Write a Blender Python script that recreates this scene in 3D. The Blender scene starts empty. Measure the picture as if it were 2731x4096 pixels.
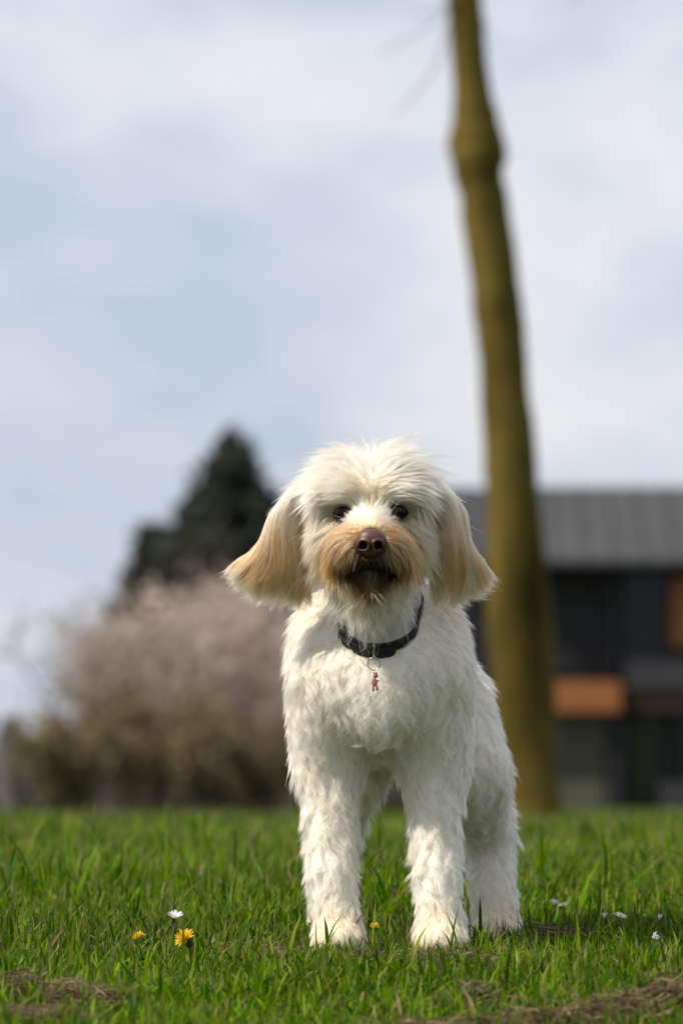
import bpy, bmesh, math, random
import numpy as np
from mathutils import Vector, Matrix
from mathutils.kdtree import KDTree

rng = np.random.default_rng(7)
random.seed(7)
SC = bpy.context.scene
COL = SC.collection
R = math.radians

# ------------------------------------------------------------------ camera
CAM_Y, CAM_Z = -6.7, 0.165
cam_data = bpy.data.cameras.new('camera')
cam = bpy.data.objects.new('camera', cam_data)
COL.objects.link(cam)
cam.location = (0.0, CAM_Y, CAM_Z)
cam.rotation_euler = (R(90 + 2.96), 0, 0)
cam_data.sensor_fit = 'VERTICAL'
cam_data.sensor_height = 36.0
cam_data.sensor_width = 24.0
cam_data.lens = 200.0
cam_data.clip_start = 0.1
cam_data.clip_end = 3000
cam_data.dof.use_dof = True
cam_data.dof.focus_distance = 6.63
cam_data.dof.aperture_fstop = 7.2
SC.camera = cam

# ------------------------------------------------------------------ sky and sun
SUN_DIR = Vector((-0.64, -0.23, 0.76)).normalized()      # towards the sun
world = bpy.data.worlds.new('World')
SC.world = world
world.use_nodes = True
nt = world.node_tree
nt.nodes.clear()
def wn(t, **kw):
    n = nt.nodes.new(t)
    for k, v in kw.items():
        setattr(n, k, v)
    return n
out = wn('ShaderNodeOutputWorld')
bg = wn('ShaderNodeBackground'); bg.inputs['Strength'].default_value = 0.1
sky = wn('ShaderNodeTexSky', sky_type='NISHITA', sun_disc=False)
sky.sun_elevation = math.asin(SUN_DIR.z)
sky.sun_rotation = math.atan2(SUN_DIR.x, SUN_DIR.y)
sky.altitude = 20; sky.dust_density = 2.0
tc = wn('ShaderNodeTexCoord')
mp = wn('ShaderNodeMapping'); mp.inputs['Scale'].default_value = (1.0, 1.0, 1.7)
mp.inputs['Rotation'].default_value = (0, R(20), 0)
mp.inputs['Location'].default_value = (0.31, 0.2, 0.12)
nz = wn('ShaderNodeTexNoise'); nz.inputs['Scale'].default_value = 11.0
nz.inputs['Detail'].default_value = 5.0; nz.inputs['Roughness'].default_value = 0.56
nz.inputs['Distortion'].default_value = 0.25
rp = wn('ShaderNodeValToRGB')
rp.color_ramp.elements[0].position = 0.36; rp.color_ramp.elements[0].color = (4.6, 5.4, 6.8, 1)
rp.color_ramp.elements[1].position = 0.60; rp.color_ramp.elements[1].color = (7.5, 7.5, 7.9, 1)
e = rp.color_ramp.elements.new(0.47); e.color = (5.9, 6.3, 7.35, 1)
mx = wn('ShaderNodeMixRGB'); mx.inputs[0].default_value = 0.86
L = nt.links.new
L(tc.outputs['Generated'], mp.inputs['Vector']); L(mp.outputs[0], nz.inputs['Vector'])
L(nz.outputs['Fac'], rp.inputs[0])
L(sky.outputs[0], mx.inputs[1]); L(rp.outputs[0], mx.inputs[2])
L(mx.outputs[0], bg.inputs['Color']); L(bg.outputs[0], out.inputs[0])

sun_data = bpy.data.lights.new('sun', 'SUN')
sun_data.energy = 5.0
sun_data.angle = R(0.55)
sun_data.color = (1.0, 0.93, 0.80)
sun = bpy.data.objects.new('sun', sun_data)
COL.objects.link(sun)
sun.rotation_euler = SUN_DIR.to_track_quat('Z', 'Y').to_euler()
sun.location = (-6, -3, 9)

SC.view_settings.view_transform = 'Standard'
SC.view_settings.look = 'None'
SC.view_settings.exposure = 0.22
SC.view_settings.gamma = 1.0
SC.render.engine = 'CYCLES'
SC.cycles.use_denoising = True
SC.cycles.max_bounces = 14
SC.cycles.diffuse_bounces = 3
SC.cycles.glossy_bounces = 6
SC.cycles.transmission_bounces = 10
SC.cycles.transparent_max_bounces = 16
SC.cycles.sample_clamp_indirect = 6.0
SC.cycles_curves.shape = 'RIBBONS'
SC.cycles_curves.subdivisions = 2

# ------------------------------------------------------------------ helpers
def tag(o, label=None, cat=None, group=None, kind=None):
    if label: o['label'] = label
    if cat: o['category'] = cat
    if group: o['group'] = group
    if kind: o['kind'] = kind
    return o

def empty(name, loc=(0, 0, 0), rz=0.0):
    o = bpy.data.objects.new(name, None)
    o.empty_display_size = 0.05
    o.location = loc; o.rotation_euler = (0, 0, rz)
    COL.objects.link(o)
    return o

def link_mesh(name, me, mat, parent=None, smooth=True):
    if mat is not None:
        me.materials.append(mat)
    if smooth:
        me.polygons.foreach_set('use_smooth', np.ones(len(me.polygons), dtype=bool))
    o = bpy.data.objects.new(name, me)
    COL.objects.link(o)
    if parent is not None:
        o.parent = parent
    return o

def mesh_np(name, verts, faces, mat, parent=None, smooth=True, col=None):
    """faces: (n,3) or (n,4) int array; col: (nverts,3) colour attribute named tint."""
    me = bpy.data.meshes.new(name)
    verts = np.asarray(verts, dtype=np.float32); faces = np.asarray(faces, dtype=np.int32)
    nf, k = faces.shape
    me.vertices.add(len(verts)); me.vertices.foreach_set('co', verts.ravel())
    me.loops.add(nf * k); me.loops.foreach_set('vertex_index', faces.ravel())
    me.polygons.add(nf)
    me.polygons.foreach_set('loop_start', np.arange(0, nf * k, k, dtype=np.int32))
    me.update(calc_edges=True)
    if col is not None:
        a = me.attributes.new('tint', 'FLOAT_COLOR', 'POINT')
        c4 = np.ones((len(verts), 4), dtype=np.float32); c4[:, :3] = col
        a.data.foreach_set('color', c4.ravel())
    return link_mesh(name, me, mat, parent, smooth)

def box_data(x0, x1, y0, y1, z0, z1):
    v = [(x, y, z) for x in (x0, x1) for y in (y0, y1) for z in (z0, z1)]
    f = [(0, 1, 3, 2), (4, 6, 7, 5), (0, 4, 5, 1), (2, 3, 7, 6), (0, 2, 6, 4), (1, 5, 7, 3)]
    return v, f

def box(name, b, mat, parent=None, bev=0.0):
    v, f = box_data(*b)
    me = bpy.data.meshes.new(name)
    me.from_pydata(v, [], f)
    if bev > 0:
        bm = bmesh.new(); bm.from_mesh(me)
        bmesh.ops.bevel(bm, geom=bm.edges[:], offset=bev, segments=2, affect='EDGES', profile=0.6)
        bm.to_mesh(me); bm.free()
    return link_mesh(name, me, mat, parent, smooth=False)

def tube_data(pts, radii, n=8, twist=0.0):
    """tapered tube through points; returns verts, quads (open ends capped by a fan quad-strip of degenerate size)."""
    pts = np.asarray(pts, float); radii = np.asarray(radii, float)
    m = len(pts)
    tan = np.gradient(pts, axis=0); tan /= np.linalg.norm(tan, axis=1)[:, None] + 1e-12
    ref = np.array([0.0, 1.0, 0.0]) if abs(tan[0][1]) < 0.8 else np.array([1.0, 0, 0])
    vs = []
    for i in range(m):
        a = np.cross(tan[i], ref); a /= np.linalg.norm(a) + 1e-12
        b = np.cross(tan[i], a)
        ang = np.arange(n) * 2 * np.pi / n + twist
        vs.append(pts[i] + radii[i] * (np.cos(ang)[:, None] * a + np.sin(ang)[:, None] * b))
    v = np.concatenate(vs)
    f = []
    for i in range(m - 1):
        for j in range(n):
            k = (j + 1) % n
            f.append((i * n + j, i * n + k, (i + 1) * n + k, (i + 1) * n + j))
    return v, np.array(f, dtype=np.int32)

class Acc:
    def __init__(s): s.v = []; s.f = []; s.c = []; s.n = 0
    def add(s, v, f, c=None):
        v = np.asarray(v, float); f = np.asarray(f, dtype=np.int32)
        s.v.append(v); s.f.append(f + s.n); s.n += len(v)
        if c is not None: s.c.append(np.broadcast_to(np.asarray(c, float), (len(v), 3)))
    def build(s, name, mat, parent=None, smooth=True):
        return mesh_np(name, np.concatenate(s.v), np.concatenate(s.f), mat, parent, smooth,
                       np.concatenate(s.c) if s.c else None)

def new_mat(name):
    m = bpy.data.materials.new(name); m.use_nodes = True
    return m, m.node_tree, m.node_tree.nodes['Principled BSDF']

def mat_noise(name, c0, c1, scale=5.0, rough=0.7, bump=0.0, bump_scale=None, stretch=(1, 1, 1), metallic=0.0, spec=0.4, detail=5.0):
    m, t, p = new_mat(name)
    tcn = t.nodes.new('ShaderNodeTexCoord'); mpn = t.nodes.new('ShaderNodeMapping')
    mpn.inputs['Scale'].default_value = stretch
    n = t.nodes.new('ShaderNodeTexNoise'); n.inputs['Scale'].default_value = scale; n.inputs['Detail'].default_value = detail
    r = t.nodes.new('ShaderNodeValToRGB')
    r.color_ramp.elements[0].position = 0.3; r.color_ramp.elements[0].color = (*c0, 1)
    r.color_ramp.elements[1].position = 0.7; r.color_ramp.elements[1].color = (*c1, 1)
    l = t.links.new
    l(tcn.outputs['Object'], mpn.inputs[0]); l(mpn.outputs[0], n.inputs['Vector']); l(n.outputs['Fac'], r.inputs[0])
    l(r.outputs[0], p.inputs['Base Color'])
    p.inputs['Roughness'].default_value = rough; p.inputs['Metallic'].default_value = metallic
    p.inputs['Specular IOR Level'].default_value = spec
    if bump > 0:
        n2 = t.nodes.new('ShaderNodeTexNoise'); n2.inputs['Scale'].default_value = bump_scale or scale * 4; n2.inputs['Detail'].default_value = 4
        l(mpn.outputs[0], n2.inputs['Vector'])
        b = t.nodes.new('ShaderNodeBump'); b.inputs['Strength'].default_value = bump; b.inputs['Distance'].default_value = 0.01
        l(n2.outputs['Fac'], b.inputs['Height']); l(b.outputs[0], p.inputs['Normal'])
    return m

def mat_tint(name, rough=0.6, trans=0.0, spec=0.3):
    """colour from the 'tint' attribute; optional translucency for thin leaves."""
    m, t, p = new_mat(name)
    a = t.nodes.new('ShaderNodeAttribute'); a.attribute_name = 'tint'
    l = t.links.new
    l(a.outputs['Color'], p.inputs['Base Color'])
    p.inputs['Roughness'].default_value = rough; p.inputs['Specular IOR Level'].default_value = spec
    if trans > 0:
        tr = t.nodes.new('ShaderNodeBsdfTranslucent'); mixn = t.nodes.new('ShaderNodeMixShader')
        mixn.inputs[0].default_value = trans
        l(a.outputs['Color'], tr.inputs[0]); l(p.outputs[0], mixn.inputs[1]); l(tr.outputs[0], mixn.inputs[2])
        l(mixn.outputs[0], t.nodes['Material Output'].inputs[0])
    return m

def norm(v):
    return v / (np.linalg.norm(v, axis=-1, keepdims=True) + 1e-12)

# ------------------------------------------------------------------ ground
_by = np.array([-300, -8.0, -1.0, -0.35, 0.0, 0.42, 0.9, 2.05, 3.6, 6.0, 25.0, 900.0])
_bz = np.array([-0.38, -0.38, -0.066, -0.022, -0.010, 0.000, 0.028, 0.058, 0.070, 0.075, 0.050, 0.050])
BANK_Y = np.concatenate([[-300.0], np.arange(-9, 8, 0.05), [30.0, 900.0]])
BANK_Z = np.interp(BANK_Y, _by, _bz)
_k = np.ones(9) / 9
BANK_Z[6:-8] = np.convolve(BANK_Z, _k, 'same')[6:-8]
def ground_h(x, y):
    x = np.asarray(x, float); y = np.asarray(y, float)
    near = np.exp(-((y - 0.2) ** 2) / 0.5 - (x - 0.1) ** 2 / 0.4)
    h = 0.012 * np.sin(x * 2.3 + 0.6 * y + 0.7) * np.sin(y * 1.4 + 1.1) + 0.006 * np.sin(x * 6.1 + y * 3.7 + 2.0)
    h = h * (1 - near) * np.clip((60 - y) / 30, 0, 1) * np.clip((30 - np.abs(x)) / 15, 0, 1)
    return h + np.interp(y, BANK_Y, BANK_Z)          # a low bank rising behind the dog

def axis_lines(lo, hi, c, fine, growth):
    pts = [c]
    s = fine
    while pts[-1] < hi: pts.append(pts[-1] + s); s *= growth
    s = fine; q = [c]
    while q[-1] > lo: q.append(q[-1] - s); s *= growth
    return np.array(sorted(set(q + pts)))

gx = axis_lines(-600, 600, 0, 0.06, 1.07); gy = axis_lines(-300, 900, -1.0, 0.06, 1.06)
GX, GY = np.meshgrid(gx, gy, indexing='ij')
gv = np.stack([GX, GY, ground_h(GX, GY)], -1).reshape(-1, 3)
ii, jj = np.meshgrid(np.arange(len(gx) - 1), np.arange(len(gy) - 1), indexing='ij')
ny = len(gy)
gf = np.stack([ii * ny + jj, (ii + 1) * ny + jj, (ii + 1) * ny + jj + 1, ii * ny + jj + 1], -1).reshape(-1, 4)
M_soil = mat_noise('lawn_thatch', (0.020, 0.044, 0.003), (0.052, 0.085, 0.007), scale=7.0, rough=0.95, bump=0.5, bump_scale=60, spec=0.1)
tag(mesh_np('lawn', gv, gf, M_soil), 'mown green lawn under the dog', 'lawn', kind='structure')

# ------------------------------------------------------------------ grass blades
M_grass = mat_tint('grass_blade', rough=0.40, trans=0.42, spec=0.07)

def value_noise(x, y, s, seed=0):
    r = np.random.default_rng(seed); g = r.random((64, 64))
    X = x / s; Y = y / s
    xi = np.floor(X).astype(int); yi = np.floor(Y).astype(int)
    fx = X - xi; fy = Y - yi; fx = fx * fx * (3 - 2 * fx); fy = fy * fy * (3 - 2 * fy)
    a = g[xi % 64, yi % 64]; b = g[(xi + 1) % 64, yi % 64]; c = g[xi % 64, (yi + 1) % 64]; d = g[(xi + 1) % 64, (yi + 1) % 64]
    return (a * (1 - fx) + b * fx) * (1 - fy) + (c * (1 - fx) + d * fx) * fy

def blades(x, y, h, w, lean, nseg, dry):
    """returns verts, tri/quads for bent, tapering blades; 2 columns of verts and a tip."""
    n = len(x)
    az = rng.random(n) * 2 * np.pi
    face = az + rng.normal(0, 0.6, n) + np.pi / 2
    z0 = ground_h(x, y) - 0.004
    t = np.linspace(0, 1, nseg + 1)
    P = np.zeros((n, nseg + 1, 3))
    bend = lean[:, None] * (t[None] ** 1.8)
    P[..., 0] = x[:, None] + np.cos(az)[:, None] * h[:, None] * bend
    P[..., 1] = y[:, None] + np.sin(az)[:, None] * h[:, None] * bend
    P[..., 2] = z0[:, None] + h[:, None] * t[None] * (1 - 0.45 * lean[:, None] * t[None] ** 1.5 * np.minimum(lean[:, None], 1.4))
    prof = np.clip(1.15 - t ** 2.2, 0, 1)[None] * np.array([0.75] + [1.0] * nseg)[None]
    prof = prof[:, :nseg]
    side = np.stack([np.cos(face), np.sin(face), np.zeros(n)], -1)[:, None] * (w[:, None] * prof)[..., None] * 0.5
    L_ = P[:, :nseg] - side; R_ = P[:, :nseg] + side
    V = np.concatenate([np.stack([L_, R_], 2).reshape(n, -1, 3), P[:, nseg:]], 1)       # 2*nseg+1 verts
    k = 2 * nseg + 1
    tri = []
    for i in range(nseg - 1):
        a = 2 * i
        tri += [(a, a + 1, a + 3), (a, a + 3, a + 2)]
    tri.append((2 * nseg - 2, 2 * nseg - 1, 2 * nseg))
    F = (np.arange(n)[:, None, None] * k + np.array(tri)[None]).reshape(-1, 3)
    # colour: fresh greens, some yellow, some straw
    u = rng.random(n)[:, None]; q = value_noise(x, y, 0.35, 3)[:, None]
    c = (1 - u) * np.array([0.019, 0.076, 0.0004]) + u ** 1.5 * np.array([0.175, 0.300, 0.002])
    c = c * (0.75 + 0.5 * q)
    yl = (rng.random(n) < 0.10)[:, None]
    c = np.where(yl, np.array([0.19, 0.21, 0.02]) * (0.7 + 0.6 * u), c)
    dr = (rng.random(n) < dry)[:, None]
    c = np.where(dr, np.array([0.26, 0.19, 0.10]) * (0.5 + 0.8 * u), c)
    tt = np.concatenate([np.repeat(t[:nseg], 2), [1.0]])
    cc = np.repeat(c[:, None], len(tt), 1)
    # tips of mown blades are pale and dry
    tipdry = (rng.random(n) < 0.35)[:, None, None] * (tt > 0.99)[None, :, None]
    cc = np.where(tipdry, np.array([0.30, 0.26, 0.12]), cc)
    return V.reshape(-1, 3), F, cc.reshape(-1, 3)

def scatter(y0, y1, half0, half1, density, edge=1.0):
    area = (half0 + half1) * (y1 - y0)
    n = int(area * density)
    y = y0 + (y1 - y0) * rng.random(n)
    hw = half0 + (half1 - half0) * (y - y0) / (y1 - y0)
    x = (rng.random(n) * 2 - 1) * hw
    return x, y

G = Acc()
def add_blades(y0, y1, h0, h1, dens, hmean, wmean, nseg, dry, maxh=9.0):
    x, y = scatter(y0, y1, h0, h1, dens)
    q = value_noise(x, y, 0.16, 11) * 0.6 + value_noise(x, y, 0.6, 12) * 0.4
    keep = rng.random(len(x)) < 0.45 + 0.75 * q
    x, y, q = x[keep], y[keep], q[keep]
    h = hmean * (0.55 + 0.85 * q) * np.exp(rng.normal(0, 0.28, len(x)))
    h = np.minimum(h, maxh)
    w = wmean * np.exp(rng.normal(0, 0.3, len(x)))
    lean = np.abs(rng.normal(0.50, 0.48, len(x)))
    G.add(*blades(x, y, h, w, lean, nseg, dry))
add_blades(-2.9, -1.2, 0.95, 1.25, 7000, 0.030, 0.0032, 3, 0.06, 0.07)
add_blades(-1.2, 1.6, 1.05, 1.3, 16000, 0.029, 0.0029, 3, 0.05, 0.07)
add_blades(1.6, 4.5, 1.3, 1.7, 7500, 0.038, 0.0040, 2, 0.05, 0.10)
add_blades(4.5, 12.0, 1.8, 3.0, 1500, 0.050, 0.008, 2, 0.04, 0.10)
add_blades(12.0, 40.0, 3.2, 8.0, 170, 0.042, 0.022, 1, 0.03, 0.10)
add_blades(40.0, 118.0, 8.0, 20.0, 30, 0.045, 0.05, 1, 0.02, 0.10)
# a few taller, unmown blades standing out of the turf
xt, yt = scatter(0.6, 4.0, 0.9, 1.3, 45)
G.add(*blades(xt, yt, 0.075 + 0.05 * rng.random(len(xt)), 0.0045 + 0.002 * rng.random(len(xt)), np.abs(rng.normal(0.35, 0.3, len(xt))), 3, 0.0))
xt, yt = scatter(-2.4, 0.6, 0.8, 1.0, 60)
G.add(*blades(xt, yt, 0.05 + 0.025 * rng.random(len(xt)), 0.0038 + 0.002 * rng.random(len(xt)), np.abs(rng.normal(0.4, 0.35, len(xt))), 3, 0.0))
# unmown tufts
for k in range(46):
    yk = rng.uniform(0.5, 4.2); xk = rng.uniform(-0.55, 0.55) * (6.7 + yk) / 6.7 * 1.6
    if k < 9: xk, yk = rng.uniform(0.0, 0.10), rng.uniform(0.7, 1.3)
    if 9 <= k < 20: xk, yk = rng.uniform(-0.42, -0.05), rng.uniform(0.9, 2.2)
    m = int(rng.uniform(14, 34)); r_ = rng.uniform(0.015, 0.05)
    G.add(*blades(xk + rng.normal(0, r_, m), yk + rng.normal(0, r_, m), rng.uniform(0.045, 0.085, m), rng.uniform(0.003, 0.0058, m), np.abs(rng.normal(0.4, 0.35, m)), 3, 0.02))
# broad little leaves of clover and plantain low in the turf
xt, yt = scatter(-1.3, 1.3, 0.8, 1.0, 700)
G.add(*blades(xt, yt, rng.uniform(0.012, 0.026, len(xt)), rng.uniform(0.006, 0.011, len(xt)), rng.uniform(0.6, 1.6, len(xt)), 3, 0.03))
grass = G.build('grass', M_grass, None, smooth=True)
tag(grass, 'short green grass blades growing across the lawn', 'grass', kind='stuff')

# ------------------------------------------------------------------ the dog: body as one smooth surface
CX = 0.0335                        # the head's middle plane
PR = []                            # primitives: (kind, params, blend)
def rc(a, ra, b, rb, k=0.02, sx=1.0): PR.append(('rc', np.array(a, float), ra, np.array(b, float), rb, k, sx))
def el(c, r, k=0.02, rot=None): PR.append(('el', np.array(c, float), np.array(r, float), None if rot is None else np.array(Matrix.Rotation(rot[0], 3, rot[1]).transposed()), k))

# trunk
rc((0.046, 0.085, 0.305), 0.074, (0.062, 0.24, 0.300), 0.080, 0.03)
rc((0.048, 0.05, 0.345), 0.073, (0.070, 0.30, 0.330), 0.062, 0.03)
rc((0.064, 0.24, 0.305), 0.074, (0.074, 0.39, 0.300), 0.058, 0.03)
el((0.044, 0.000, 0.312), (0.068, 0.046, 0.066), 0.03)
el((0.046, -0.022, 0.285), (0.030, 0.026, 0.036), 0.025)
el((0.045, 0.105, 0.368), (0.092, 0.085, 0.062), 0.025)
el((-0.001, 0.074, 0.362), (0.056, 0.062, 0.058), 0.022)
el((0.089, 0.074, 0.362), (0.056, 0.062, 0.058), 0.022)
# neck
rc((0.042, 0.060, 0.365), 0.045, (0.036, -0.005, 0.450), 0.040, 0.022)
el((CX, -0.040, 0.416), (0.034, 0.028, 0.030), 0.02)
# shoulders and fore legs
for sx, ex, wx, px_ in ((-0.008, -0.015, -0.012, -0.004), (0.099, 0.109, 0.112, 0.116)):
    rc((sx, 0.03, 0.315), 0.054, (ex, 0.055, 0.215), 0.040, 0.03)
    rc((ex, 0.055, 0.215), 0.032, (wx, 0.018, 0.085), 0.0235, 0.015)
    rc((wx, 0.018, 0.085), 0.0235, (px_, 0.004, 0.028), 0.025, 0.012)
    el((px_, -0.012, 0.010), (0.029, 0.034, 0.019), 0.014)
    for tx, ty in ((-0.019, -0.026), (-0.0065, -0.036), (0.0065, -0.036), (0.019, -0.026)):
        el((px_ + tx, ty, 0.004), (0.0085, 0.014, 0.0105), 0.005)
# hind legs
for hx, kx, ox, px_ in ((0.126, 0.158, 0.184, 0.191), (0.026, 0.006, -0.010, -0.012)):
    rc((hx, 0.365, 0.292), 0.058, (kx, 0.310, 0.205), 0.044, 0.03)
    rc((kx, 0.315, 0.205), 0.040, (ox, 0.415, 0.125), 0.027, 0.02)
    rc((ox, 0.415, 0.125), 0.026, (px_, 0.375, 0.036), 0.025, 0.012)
    el((px_, 0.350, 0.014), (0.028, 0.034, 0.019), 0.014)
    for tx, ty in ((-0.018, 0.336), (-0.0065, 0.325), (0.0065, 0.325), (0.018, 0.336)):
        el((px_ + tx, ty, 0.008), (0.0085, 0.014, 0.0105), 0.005)
# tail
rc((0.085, 0.44, 0.325), 0.022, (0.120, 0.53, 0.300), 0.012, 0.02)
rc((0.120, 0.53, 0.300), 0.012, (0.135, 0.56, 0.215), 0.008, 0.01)
# head
el((CX, -0.030, 0.524), (0.060, 0.066, 0.052), 0.02)
for s in (-1, 1):
    el((CX + s * 0.030, -0.078, 0.531), (0.026, 0.020, 0.016), 0.015)       # brow
    el((CX + s * 0.040, -0.045, 0.478), (0.028, 0.045, 0.032), 0.02)        # cheek
    el((CX + s * 0.020, -0.128, 0.458), (0.024, 0.027, 0.024), 0.012)       # flews
rc((CX, -0.070, 0.484), 0.037, (CX, -0.142, 0.4685), 0.0235, 0.018)          # muzzle
rc((CX, -0.050, 0.452), 0.034, (CX, -0.132, 0.436), 0.0165, 0.014)          # jaw
# ears
EARS = {-1: dict(c=(CX - 0.101, -0.026, 0.478), r=(0.020, 0.011, 0.050), rot=(R(14), 'Y')),
        1: dict(c=(CX + 0.091, -0.026, 0.480), r=(0.020, 0.011, 0.050), rot=(R(-12), 'Y'))}
for s in (-1, 1):
    E = EARS[s]
    rc((CX + s * 0.045, -0.022, 0.538), 0.018, (CX + s * 0.070, -0.028, 0.515), 0.017, 0.015)
    el(E['c'], E['r'], 0.012, E['rot'])

def sdf(p):
    """signed distance of the smooth union at points p (n,3)"""
    d = None
    for q in PR:
        if q[0] == 'rc':
            _, a, ra, b, rb, k, sx = q
            ab = b - a; t = np.clip(((p - a) @ ab) / (ab @ ab), 0, 1)
            e = np.linalg.norm(p - a - t[:, None] * ab, axis=1) - (ra + (rb - ra) * t)
        else:
            _, c, r, rot, k = q
            x = p - c
            if rot is not None: x = x @ rot.T
            k0 = np.linalg.norm(x / r, axis=1); k1 = np.linalg.norm(x / (r * r), axis=1) + 1e-9
            e = k0 * (k0 - 1) / k1
        if d is None: d = e
        else:
            h = np.maximum(k - np.abs(d - e), 0) / k
            d = np.minimum(d, e) - h * h * k * 0.25
    return d

def sdf_grad(p, e=0.0015):
    g = np.zeros_like(p)
    for i in range(3):
        o = np.zeros(3); o[i] = e
        g[:, i] = sdf(p + o) - sdf(p - o)
    return norm(g)

def surface_nets(lo, hi, step):
    ax = [np.arange(lo[i], hi[i], step) for i in range(3)]
    S = [len(a) for a in ax]
    P = np.stack(np.meshgrid(*ax, indexing='ij'), -1).reshape(-1, 3)
    D = np.concatenate([sdf(P[i:i + 200000]) for i in range(0, len(P), 200000)]).reshape(S)
    ins = D < 0
    c8 = [ins[i:S[0] - 1 + i, j:S[1] - 1 + j, k:S[2] - 1 + k] for i in (0, 1) for j in (0, 1) for k in (0, 1)]
    cnt = sum(c.astype(int) for c in c8)
    act = (cnt > 0) & (cnt < 8)
    idx = -np.ones(act.shape, int); idx[act] = np.arange(act.sum())
    I = np.argwhere(act)
    acc = np.zeros((len(I), 3)); num = np.zeros(len(I))
    corners = [(i, j, k) for i in (0, 1) for j in (0, 1) for k in (0, 1)]
    for a in corners:
        for ax_ in range(3):
            if a[ax_]: continue
            b = list(a); b[ax_] = 1
            da = D[I[:, 0] + a[0], I[:, 1] + a[1], I[:, 2] + a[2]]
            db = D[I[:, 0] + b[0], I[:, 1] + b[1], I[:, 2] + b[2]]
            m = (da < 0) != (db < 0)
            t = np.where(m, da / np.where(m, da - db, 1), 0)
            pt = I + np.array(a); pt = pt.astype(float); pt[:, ax_] += t
            acc[m] += pt[m]; num[m] += 1
    V = np.array(lo) + step * acc / num[:, None]
    F = []
    for ax_ in range(3):
        sl0 = [slice(None)] * 3; sl1 = [slice(None)] * 3
        sl0[ax_] = slice(0, S[ax_] - 1); sl1[ax_] = slice(1, S[ax_])
        cr = ins[tuple(sl0)] != ins[tuple(sl1)]
        E = np.argwhere(cr); u, w = [(1, 2), (2, 0), (0, 1)][ax_]
        E = E[(E[:, u] > 0) & (E[:, w] > 0)]
        first_in = ins[E[:, 0], E[:, 1], E[:, 2]]
        q = []
        for du, dw in ((-1, -1), (0, -1), (0, 0), (-1, 0)):
            c = E.copy(); c[:, u] += du; c[:, w] += dw
            q.append(idx[c[:, 0], c[:, 1], c[:, 2]])
        q = np.stack(q, 1)
        q[~first_in] = q[~first_in][:, ::-1]
        F.append(q)
    F = np.concatenate(F)
    for _ in range(2):
        V = V - sdf_grad(V) * sdf(V)[:, None] * 0.8
    return V, F

BV, BF = surface_nets((-0.17, -0.20, -0.012), (0.27, 0.60, 0.60), 0.0048)
BN = sdf_grad(BV)

# ------------------------------------------------------------------ coat: flow, length, colour by control points
WHITE = (0.88, 0.82, 0.715)
CREAM = (0.78, 0.67, 0.50)
APRI = (0.52, 0.20, 0.04)
TAN = (0.56, 0.275, 0.075)
BROWN = (0.13, 0.06, 0.025)
BLACK = (0.012, 0.009, 0.008)
# (u, y, z), flow, bend, length, lift, wave, colour
CP = []
def cp(p, d, bend, ln, lift, wave, col, mir=True, both=True):
    CP.append((np.array([CX + p[0], p[1], p[2]]), np.array(d, float), np.array(bend, float), ln, lift, wave, np.array(col)))
    if mir and p[0] != 0:
        CP.append((np.array([CX - p[0], p[1], p[2]]), np.array(d) * [-1, 1, 1], np.array(bend) * [-1, 1, 1], ln, lift, wave, np.array(col)))
# crown and forehead
cp((0.010, -0.030, 0.566), (0.6, -0.1, 0.5), (0.6, 0.0, -0.6), 0.046, 0.46, 0.002, WHITE)
cp((0.022, -0.070, 0.556), (0.7, -0.1, 0.6), (0.5, -0.1, -1.0), 0.044, 0.46, 0.003, WHITE)
cp((0.006, -0.085, 0.550), (0.4, -0.2, 0.9), (0.8, -0.1, -0.6), 0.034, 0.42, 0.003, WHITE)
cp((0.025, 0.015, 0.560), (0.4, 0.7, 0.2), (0.3, 0.4, -0.5), 0.040, 0.45, 0.002, WHITE)
cp((0.045, -0.050, 0.552), (0.8, -0.1, 0.2), (0.3, 0, -1.0), 0.050, 0.38, 0.002, WHITE)
cp((0.055, -0.020, 0.535), (0.7, 0.0, -0.6), (0.1, 0, -0.8), 0.045, 0.22, 0.002, CREAM)
# brows and stop
cp((0.012, -0.090, 0.533), (0.9, -0.2, 0.4), (0.4, -0.1, -0.2), 0.016, 0.30, 0.001, CREAM)
cp((0.030, -0.096, 0.530), (1.0, -0.2, 0.25), (0.4, 0.0, -0.5), 0.019, 0.34, 0.001, WHITE)
cp((0.050, -0.078, 0.530), (0.8, -0.1, -0.6), (0.4, 0.1, -0.8), 0.036, 0.30, 0.001, WHITE)
cp((0.000, -0.098, 0.515), (0.0, 0.1, 1.0), (0, 0, 0.1), 0.013, 0.30, 0.0, CREAM)
cp((0.012, -0.108, 0.508), (0.5, 0.1, 0.8), (0.3, 0, 0.2), 0.012, 0.28, 0.0, WHITE)
cp((0.008, -0.125, 0.502), (0.4, 0.3, 0.8), (0.4, 0, 0.1), 0.012, 0.22, 0.0, WHITE)
cp((0.009, -0.148, 0.497), (0.8, 0.4, 0.4), (0.3, 0, -0.2), 0.009, 0.16, 0.0, (0.80, 0.60, 0.38))
cp((0.005, -0.150, 0.489), (0.6, 0.4, 0.6), (0.4, 0, 0.0), 0.008, 0.16, 0.0, (0.82, 0.66, 0.44))
cp((0.008, -0.134, 0.493), (0.5, 0.3, 0.7), (0.4, 0, 0.0), 0.010, 0.18, 0.0, (0.86, 0.76, 0.60))
# around and under the eyes
cp((0.034, -0.092, 0.503), (0.8, 0.2, -0.5), (0.1, 0, -0.5), 0.011, 0.15, 0.0, (0.62, 0.47, 0.31))
cp((0.052, -0.068, 0.500), (0.7, 0.2, -0.5), (0.2, 0, -0.6), 0.025, 0.22, 0.001, CREAM)
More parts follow.
